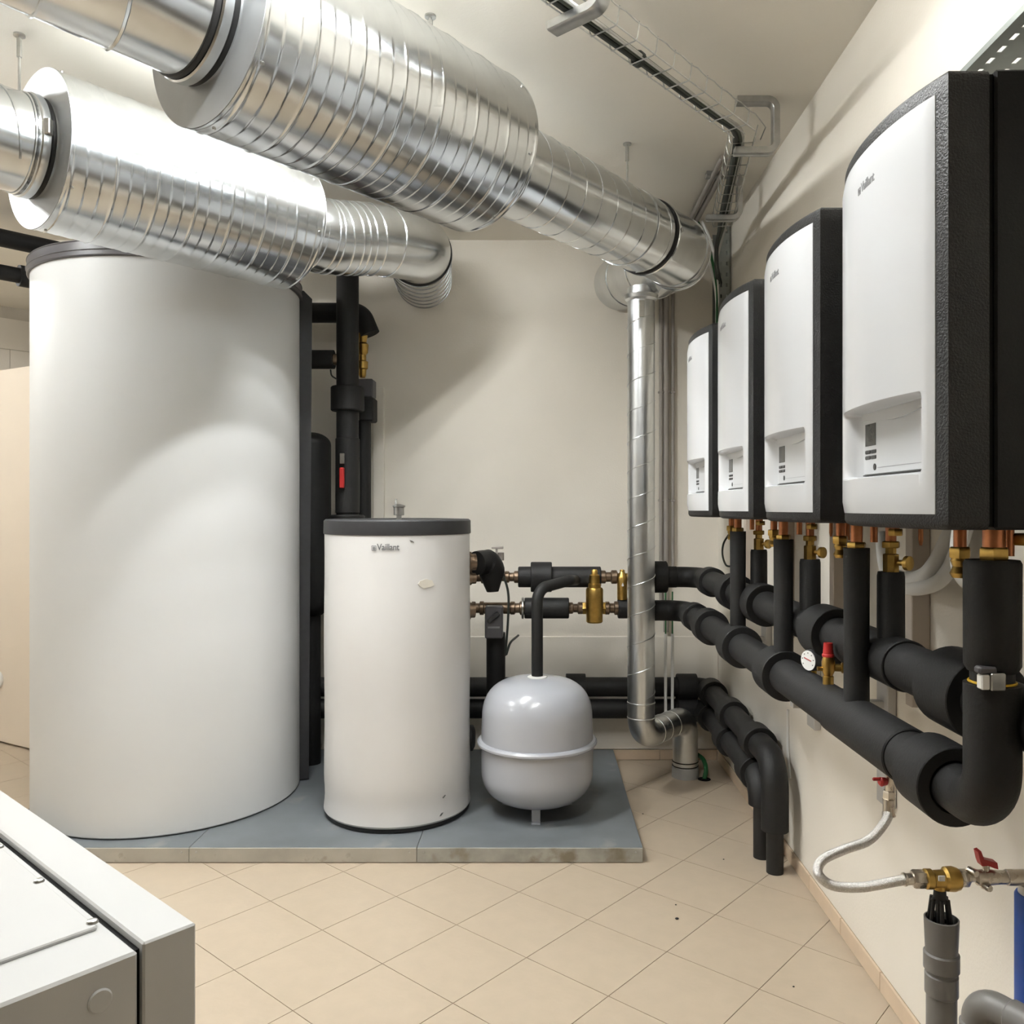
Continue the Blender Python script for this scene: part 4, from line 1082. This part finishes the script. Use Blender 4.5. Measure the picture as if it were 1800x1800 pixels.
for k in range(6):
    a = 2 * PI * k / 6 + 0.3
    MB().tube([(xf_ + 0.015 * math.cos(a), YS + 0.015 * math.sin(a), zf0 - 0.016), (xf_ + 0.024 * math.cos(a), YS + 0.024 * math.sin(a), zf1 - 0.005)], 0.0042, 8).build('rib', 'gasket', fn)
MB().tube([(xf_, YS, zf0), (xf_, YS, zf1 - 0.01)], 0.006, 10).build('core', 'gasket', fn)
rm = MB(); ring(rm, (xf_, YS, zf1 + 0.012), (0, 0, 1), 0.021, 0.0245, 0.008, 24, 0.001); rm.build('lower_ring', 'gasket', fn)
dp = thing('drain_pipe', (xf_ + 0.002, YS, 0), 'upright grey plastic drain pipe open at the top below the black funnel', 'pipe')
xd = xs(1655)
zz = lambda py: W(0, py, YS).z
MB().lathe([(0.029, zz(1690)), (0.0325, zz(1622)), (0.0325, zz(1614)), (0.0295, zz(1613)), (0.0275, zz(1650)), (0.026, zz(1695))], (xd, YS, 0), (0, 0, 1), 40, False, True).build('socket', 'greypvc', dp)
for (a, b, r) in ((1672, 1705, 0.0335), (1709, 1748, 0.0312)):
    MB().lathe([(r - 0.003, zz(b)), (r, zz(b) + 0.003), (r, zz(a) - 0.003), (r - 0.003, zz(a))], (xd, YS, 0), (0, 0, 1), 40).build('collar', 'greypvc', dp)
MB().lathe([(0.0285, 0.0), (0.0285, zz(1680))], (xd, YS, 0), (0, 0, 1), 40).build('pipe', 'greypvc', dp)
ge = thing('waste_pipe', (0.762, 1.45, 0), 'grey plastic waste pipe with elbow at the lower right corner', 'pipe')
ze = W(0, 1752, 1.45).z
pth = fillet([(0.762, 1.45, 0), (0.762, 1.45, ze), (0.762 + 0.47 * 0.9, 1.45 - 0.88 * 0.9, ze - 0.01)], [0, 0.04, 0], 10)
MB().tube(pth, 0.025, 32).build('pipe', 'greypvc', ge)
rm = MB(); ring(rm, (0.762, 1.45, ze - 0.07), (0, 0, 1), 0.024, 0.0285, 0.055, 32, 0.003); rm.build('socket', 'greypvc', ge)
dv = Vector((0.47, -0.88, -0.01)).normalized()
for (s, L) in ((0.085, 0.05), (0.15, 0.03)):
    rm = MB(); ring(rm, Vector((0.762, 1.45, ze)) + dv * s, dv, 0.024, 0.028, L, 32, 0.003); rm.build('socket', 'greypvc', ge)
bf = thing('water_filter', (0.985, YS, zs_), 'blue cylindrical water filter hanging on the wall at the right edge', 'filter')
MB().lathe([(0.035, 0.36), (0.042, 0.37), (0.043, 0.40), (0.043, zs_ - 0.035), (0.040, zs_ - 0.03)], (0.989, YS - 0.002, 0), (0, 0, 1), 36).build('cartridge', 'blue', bf)
MB().lathe([(0.036, zs_ - 0.03), (0.036, zs_ - 0.013)], (0.989, YS, 0), (0, 0, 1), 28).build('head', 'whitepl', bf)

# ------------------------------------------------------------------ wire tray and cables
ZT = HC + 1.37
tp = lambda px, py, dz=0.0: Vector(((px - CX) / F * ((ZT + dz - HC) * F / (CY - py)), (ZT + dz - HC) * F / (CY - py), ZT + dz))
ta = Vector((0.150, 2.41, ZT))
tu = E2.copy(); tnn = Vector((tu.y, -tu.x, 0))
ct = thing('wire_cable_tray', ta + tu * 0.3, 'galvanised wire basket cable tray hanging below the ceiling', 'cable tray')
Wt = 0.085
LT0, LT1 = -0.75, 0.87
def TPt(s, w, h): return ta + tu * s + tnn * w + Vector((0, 0, h))
for (w, h) in ((0.0, 0.0), (0.045, 0.0), (Wt, 0.0), (-0.012, 0.03), (Wt + 0.012, 0.05)):
    pts = []
    for k in range(61):
        s = LT0 + (LT1 - LT0) * k / 60
        sag = -0.006 * abs(math.sin(PI * (s - 0.04) / 0.1)) if h > 0.04 else 0
        pts.append(TPt(s, w, h + sag))
    if h > 0.02 and w > 0: pts += [TPt(LT1 + 0.06, w - 0.0, h - 0.02), TPt(LT1 + 0.10, w - 0.04, h - 0.04)]
    MB().tube(pts, 0.0022, 6).build('rail_wire', 'steel', ct)
s = LT0 + 0.05
while s < LT1:
    MB().tube(fillet([TPt(s, -0.012, 0.032), TPt(s, -0.004, -0.002), TPt(s, Wt + 0.004, -0.002), TPt(s, Wt + 0.012, 0.05)], [0, 0.008, 0.012, 0], 4), 0.0022, 6).build('cross_wire', 'steel', ct)
    s += 0.1
# second stretch along the wall
cb_ = TPt(LT1 + 0.02, 0.03, 0)
te = Vector((0.88, 4.02, ZT - 0.01))
t2 = (te - cb_).normalized(); n2 = Vector((t2.y, -t2.x, 0)); L2 = (te - cb_).length
for (w, h) in ((-0.05, 0.04), (-0.04, 0.0), (0.0, 0.0), (0.04, 0.0), (0.05, 0.04)):
    MB().tube([cb_ + n2 * w + Vector((0, 0, h)), te + n2 * w + Vector((0, 0, h))], 0.0022, 6).build('rail_wire', 'steel', ct)
s = 0.05
while s < L2:
    q = cb_ + t2 * s
    MB().tube(fillet([q - n2 * 0.05 + Vector((0, 0, 0.042)), q - n2 * 0.045, q + n2 * 0.045, q + n2 * 0.05 + Vector((0, 0, 0.042))], [0, 0.01, 0.01, 0], 4), 0.0022, 6).build('cross_wire', 'steel', ct)
    s += 0.1
# cables in the tray
cbl = thing('cable_bundle', TPt(0, 0.02, 0.01), 'bundle of dark and green cables lying in the wire tray', 'cable')
drop_x, drop_y = 0.985, 4.56
for k, (w, h, m, r) in enumerate(((0.012, 0.012, 'cabledark', 0.010), (0.028, 0.010, 'cableolive', 0.007), (0.020, 0.024, 'cableolive', 0.009), (0.038, 0.012, 'cablegrey', 0.006), (0.006, 0.022, 'cabledark', 0.006))):
    pts = [TPt(s_, w + 0.004 * math.sin(3 * s_ + k), h) for s_ in (-0.75, -0.3, 0.1, 0.4, 0.7)] + [TPt(0.84, w + 0.002, h), cb_ + t2 * 0.12 + n2 * (w - 0.03) + Vector((0, 0, h)), cb_ + t2 * 0.4 + n2 * (w - 0.025) + Vector((0, 0, h)),
            te + n2 * (w - 0.02) + Vector((0, 0, h)), Vector((0.91 + 0.004 * k, 4.30 + 0.01 * k, ZT - 0.05 - 0.01 * k)), Vector((0.965 + 0.006 * k, 4.53, 2.66)), Vector((0.98 + 0.006 * k, 4.545 + 0.012 * k, 2.50)), Vector((0.985 + 0.006 * k, 4.545 + 0.015 * k, 2.0))]
    MB().tube(smooth_curve(pts, 6), r, 10).build('cable', m, cbl)
tt_ = MB(); ring(tt_, TPt(0.21, 0.02, 0.012), tu, 0.018, 0.024, 0.02, 14, 0.002); tt_.build('cable_tie', 'cabledark', cbl)
ccol = [('whitepl', 0.0075, 0), ('cablegreen', 0.009, 0.012), ('whitepl', 0.0085, 0.026)]
for m, r, off in ccol:
    pts = [W(1218 + off * 600, 388, 4.45), W(1236 + off * 500, 425, 4.45), W(1250 + off * 330, 470, 4.47), W(1259 + off * 80, 520, 4.5), W(1260 + off * 40, 580, 4.52), W(1261 + off * 20, 640, 4.53)]
    MB().tube(smooth_curve(pts, 6), r, 10).build('cable', m, cbl)
# C brackets


def cbracket(pts, label, n_, w=0.042):
    t_ = thing('tray_bracket', pts[0], label, 'bracket', 'C-shaped tray brackets')
    pth_ = fillet(pts, 0.035, 8)
    mb = MB()
    # flat rounded channel: sweep a rectangle oriented along n_
    n_ = Vector(n_).normalized(); vs = []; fs = []
    for i, p_ in enumerate(pth_):
        a_ = pth_[max(0, i - 1)]; b_ = pth_[min(len(pth_) - 1, i + 1)]
        tg = (b_ - a_).normalized(); e_ = tg.cross(n_).normalized()
        for (cw, ce) in ((-1, -1), (-0.8, -1.25), (0.8, -1.25), (1, -1), (1, 1), (0.55, 1), (0.45, 0.2), (-0.45, 0.2), (-0.55, 1), (-1, 1)):
            vs.append(p_ + n_ * (w / 2 * cw) + e_ * (0.011 * ce))
    q = 10
    for i in range(len(pth_) - 1):
        for k in range(q):
            k2 = (k + 1) % q; fs.append((i * q + k, i * q + k2, (i + 1) * q + k2, (i + 1) * q + k))
    fs.append(tuple(range(q))); fs.append(tuple((len(pth_) - 1) * q + k for k in range(q)))
    mb.add(vs, fs); mb.build('channel', 'galv_rough', t_)
    e0 = pth_[0]
    return t_


zt_, zb_ = ZC - 0.012, ZT - 0.014
c1 = Vector((0.745, 3.15, 0)); dx1 = Vector((0.155, 0.0, 0))
cbracket([Vector((0.745, 3.16, zt_)), Vector((0.895, 3.16, zt_)), Vector((0.895, 3.16, zb_)), Vector((0.738, 3.16, zb_))], 'C-shaped galvanised ceiling bracket where the cable tray bends', (0, 1, 0))
cbracket([Vector((0.77, 3.86, zt_ - 0.0)), Vector((0.925, 3.86, zt_ - 0.0)), Vector((0.925, 3.86, zb_ - 0.01)), Vector((0.77, 3.86, zb_ - 0.01))], 'C-shaped galvanised ceiling bracket nearest the back corner', (0, 1, 0))
q0 = TPt(-0.12, -0.05, 0); q1 = TPt(-0.12, 0.125, 0)
nb_ = cbracket([Vector((q0.x, q0.y, zb_)), Vector((q1.x, q1.y, zb_)), Vector((q1.x, q1.y, zt_)), Vector((q0.x, q0.y, zt_))], 'C-shaped galvanised bracket holding the cable tray near the top edge', tu, 0.05)
for s_ in (-0.035, -0.01):
    c_ = TPt(-0.12, s_, 0); c_.z = zb_ - 0.0105
    MB().box((-0.009, -0.004, -0.0006), (0.009, 0.004, 0.0006)).v
    mb = MB().box((-0.009, -0.0035, -0.001), (0.009, 0.0035, 0.001)); ro = Matrix.Rotation(math.atan2(tnn.y, tnn.x), 3, 'Z')
    mb.v = [tuple(c_ + ro @ Vector(v)) for v in mb.v]; mb.build('slot', 'whitepl', nb_)
# ceiling conduits to the corner
for n, (x_, r) in enumerate(((0.80, 0.011), (0.835, 0.014))):
    MB().tube(fillet([(x_, 3.65, ZC - 0.02), (x_, 4.74 - n * 0.0, ZC - 0.02)], 0.05), r, 14).build('conduit', 'greypl', origin=(x_, 4.2, ZC - 0.02),
        label=['thinner ceiling conduit near the back right corner', 'thicker ceiling conduit near the back right corner'][n], cat='conduit', group='ceiling conduits')
for n, (px, r, yt, ybm) in enumerate(((1162, 0.012, 470, 1075), (1171, 0.016, 470, 1110), (1183, 0.009, 470, 1000))):
    x_ = xp(px, YB - 0.02)
    t_ = thing('wall_conduit', (x_, YB - 0.02, W(0, ybm, YB).z), ['thin grey vertical conduit on the back wall, partly behind the vertical duct', 'widest grey vertical conduit on the back wall right of the vertical duct', 'thinnest grey conduit on the back wall near the far boiler'][n], 'conduit', 'vertical conduits on the back wall')
    MB().tube([(x_, YB - 0.02, W(0, ybm, YB).z), (x_, YB - 0.02, W(0, yt, YB).z)], r, 12).build('tube', 'greypl', t_)
    for py in (690, 880):
        MB().box((x_ - r - 0.004, YB - 0.03, W(0, py, YB).z - 0.006), (x_ + r + 0.004, YB - 0.001, W(0, py, YB).z + 0.006), 0.002).build('clip', 'greypl', t_)
for n, px in enumerate((1170, 1182)):
    x_ = xp(px, 4.58)
    t_ = thing('cable_sleeve', (x_, 4.58, 0.3), ['left white thin cable sleeve beside the vertical duct', 'right white thin cable sleeve beside the vertical duct'][n], 'cable', 'white cable sleeves')
    MB().tube([(x_, 4.58, W(0, 1262, 4.58).z), (x_, 4.58, W(0, 1114, 4.58).z)], 0.0085, 10).build('sleeve', 'whitepl', t_)
    MB().tube([(x_, 4.58, W(0, 1120, 4.58).z), (x_, 4.58, W(0, 1040, 4.58).z)], 0.0045, 8).build('cable', 'cablegreen', t_)
x0_, x1_ = xp(1190, YB - 0.04), xp(1228, YB - 0.04)
t_ = thing('junction_box', ((x0_ + x1_) / 2, YB - 0.03, W(0, 490, YB).z), 'grey junction box on the back wall behind the duct elbow', 'junction box')
MB().box((x0_, YB - 0.055, W(0, 489, YB).z), (x1_, YB - 0.001, W(0, 448, YB).z), 0.006).build('body', 'greypl', t_)
MB().box((x0_ + 0.004, YB - 0.06, W(0, 487, YB).z), (x1_ - 0.004, YB - 0.054, W(0, 450, YB).z), 0.003).build('cover', 'greypl', t_)


def perforated(t_, o_, eu, ev, nu, nv, pu, pv, hu, hv, nrm, name='web', mt='perf', th=0.0015):
    """sheet with a grid of rectangular holes: eu along, ev across"""
    mb = MB(); us = [0]; vs_ = [0]
    for k in range(nu): us += [pu * (k + 0.5) - hu / 2, pu * (k + 0.5) + hu / 2]
    us.append(pu * nu)
    for k in range(nv): vs_ += [pv * (k + 0.5) - hv / 2, pv * (k + 0.5) + hv / 2]
    vs_.append(pv * nv)
    for i in range(len(us) - 1):
        for j in range(len(vs_) - 1):
            if i % 2 == 1 and j % 2 == 1: continue
            P_ = [o_ + eu * a + ev * b for a, b in ((us[i], vs_[j]), (us[i + 1], vs_[j]), (us[i + 1], vs_[j + 1]), (us[i], vs_[j + 1]))]
            mb.prism(P_, lambda p: p, lambda p: p + nrm * th)
    return mb.build(name, mt, t_)


vt = thing('perforated_tray', (1.0, 4.5, 1.6), 'upright perforated zinc cable tray on the right wall behind the far boilers', 'cable tray')
zt0 = W(0, 397, 4.5).z
perforated(vt, Vector((0.963, 4.50, 1.70)), Vector((0, 0, 1)), Vector((1, 0, 0)), 22, 2, (zt0 - 1.70) / 22, 0.031, 0.020, 0.008, Vector((0, 1, 0)), 'side_flange')
perforated(vt, Vector((1.028, 4.50, 1.70)), Vector((0, 0, 1)), Vector((0, 1, 0)), 22, 5, (zt0 - 1.70) / 22, 0.03, 0.020, 0.008, Vector((1, 0, 0)), 'web')
MB().box((0.963, 4.648, 1.70), (1.028, 4.65, zt0)).build('far_flange', 'perf', vt)
# perforated tray at upper right above the nearest boiler
ut = thing('perforated_tray', (0.95, 1.6, 2.25), 'perforated zinc cable tray above the nearest boiler at the upper right', 'cable tray')
# left edge passes (1720,118) and (1800,35); seen from below
zp = HC + 0.845
perforated(ut, Vector((0.825, 0.75, zp)), Vector((0, 1, 0)), Vector((1, 0, 0)), 25, 4, 0.04, 0.05, 0.022, 0.009, Vector((0, 0, 1)), 'web')
MB().box((0.822, 0.75, zp), (0.825, 1.75, zp + 0.012)).build('side_flange', 'perf', ut)
MB().box((1.025, 0.75, zp), (1.028, 1.75, zp + 0.06)).build('side_flange', 'perf', ut)

# ------------------------------------------------------------------ white cabinet at lower left
HB = 0.85
kc = Vector((*(W(345, 1622, (HC - HB) * F / (1622 - CY)).xy), 0))      # front right top corner
ea = Vector((-0.7535, 0.6574, 0)).normalized()    # towards back left
eb = Vector((-0.660, -0.751, 0)).normalized()     # towards camera left
def KB(a, b, z): return kc + ea * a + eb * b + Vector((0, 0, z))
def kbox(a0, a1, b0, b1, z0, z1, name, m, par, bev=0.002, **kw):
    mb = MB().box((a0, b0, z0), (a1, b1, z1), bev); mb.v = [tuple(KB(*v)) for v in mb.v]
    return mb.build(name, m, par, **kw)
cab = thing('equipment_cabinet', kc + eb * 0.3 + ea * 0.5, 'white metal equipment cabinet with screwed lid at the lower left corner', 'cabinet')
# widths along eb measured where the gap meets the front edge
gp = W(247, 1659, 0); 
def on_top(px, py):
    Y_ = (HC - HB) * F / (py - CY); p_ = W(px, py, Y_); d_ = p_ - kc
    return d_.dot(ea), d_.dot(eb)
a_, b_gap = on_top(247, 1659)
kbox(0.0, 1.3, 0.0, b_gap - 0.003, 0.02, HB, 'side_panel', 'cabinet', cab, 0.003)
kbox(0.012, 1.29, b_gap - 0.003, b_gap + 0.004, 0.02, HB - 0.012, 'gap', 'dark', cab, 0)
bo = kbox(0.0, 1.3, b_gap + 0.004, b_gap + 1.0, 0.02, HB - 0.008, 'body', 'cabinet', cab, 0.004)
a1_, b1_ = on_top(172, 1625)
kbox(a1_ + 0.0, 1.2, b_gap + 0.018, b_gap + 0.9, HB - 0.009, HB - 0.002, 'lid', 'cabinet', cab, 0.002)
for (px, py) in ((163, 1619), (70, 1547), (0, 1487)):
    aa, bb = on_top(px, py)
    mb = MB().lathe([(0.0085, 0), (0.0085, 0.001), (0.007, 0.004), (0.004, 0.0055)], KB(aa, bb, HB - 0.0025), (0, 0, 1), 16)
    mb.build('screw', 'steel', cab)
zc_ = W(0, 1735, (HC - HB) * F / (1690 - CY)).z
aa, bb = on_top(175, 1687)
pc_ = KB(0, bb, HB - 0.055)
MB().lathe([(0.016, 0), (0.016, 0.0015), (0.014, 0.003)], pc_, -ea, 28).build('blanking_plug', 'cabinet', cab)
for a in (0.1, 1.2):
    for b in (0.06, b_gap + 0.9):
        mb = MB().lathe([(0.02, 0), (0.02, 0.02)], KB(a, b, 0), (0, 0, 1), 16); mb.build('foot', 'gasket', cab)

# debris on the floor
for n, (px, py, r) in enumerate(((1190, 1616, 0.006), (1188, 1591, 0.003), (1395, 1735, 0.003), (1272, 1511, 0.003), (1130, 1431, 0.003))):
    Y_ = HC * F / (py - CY); p_ = W(px, py, Y_)
    MB().sphere((p_.x, p_.y, r * 0.5), r, 8, 6, (1.2, 0.9, 0.6)).build('crumb', 'gasket', origin=(p_.x, p_.y, 0),
        label=['largest dark crumb on the floor tiles', 'tiny dark crumb just behind the largest crumb', 'tiny dark crumb nearest the skirting in front', 'tiny dark crumb near the floor pipes', 'tiny dark crumb beside the plinth slab'][n], cat='debris', group='crumbs on the floor')
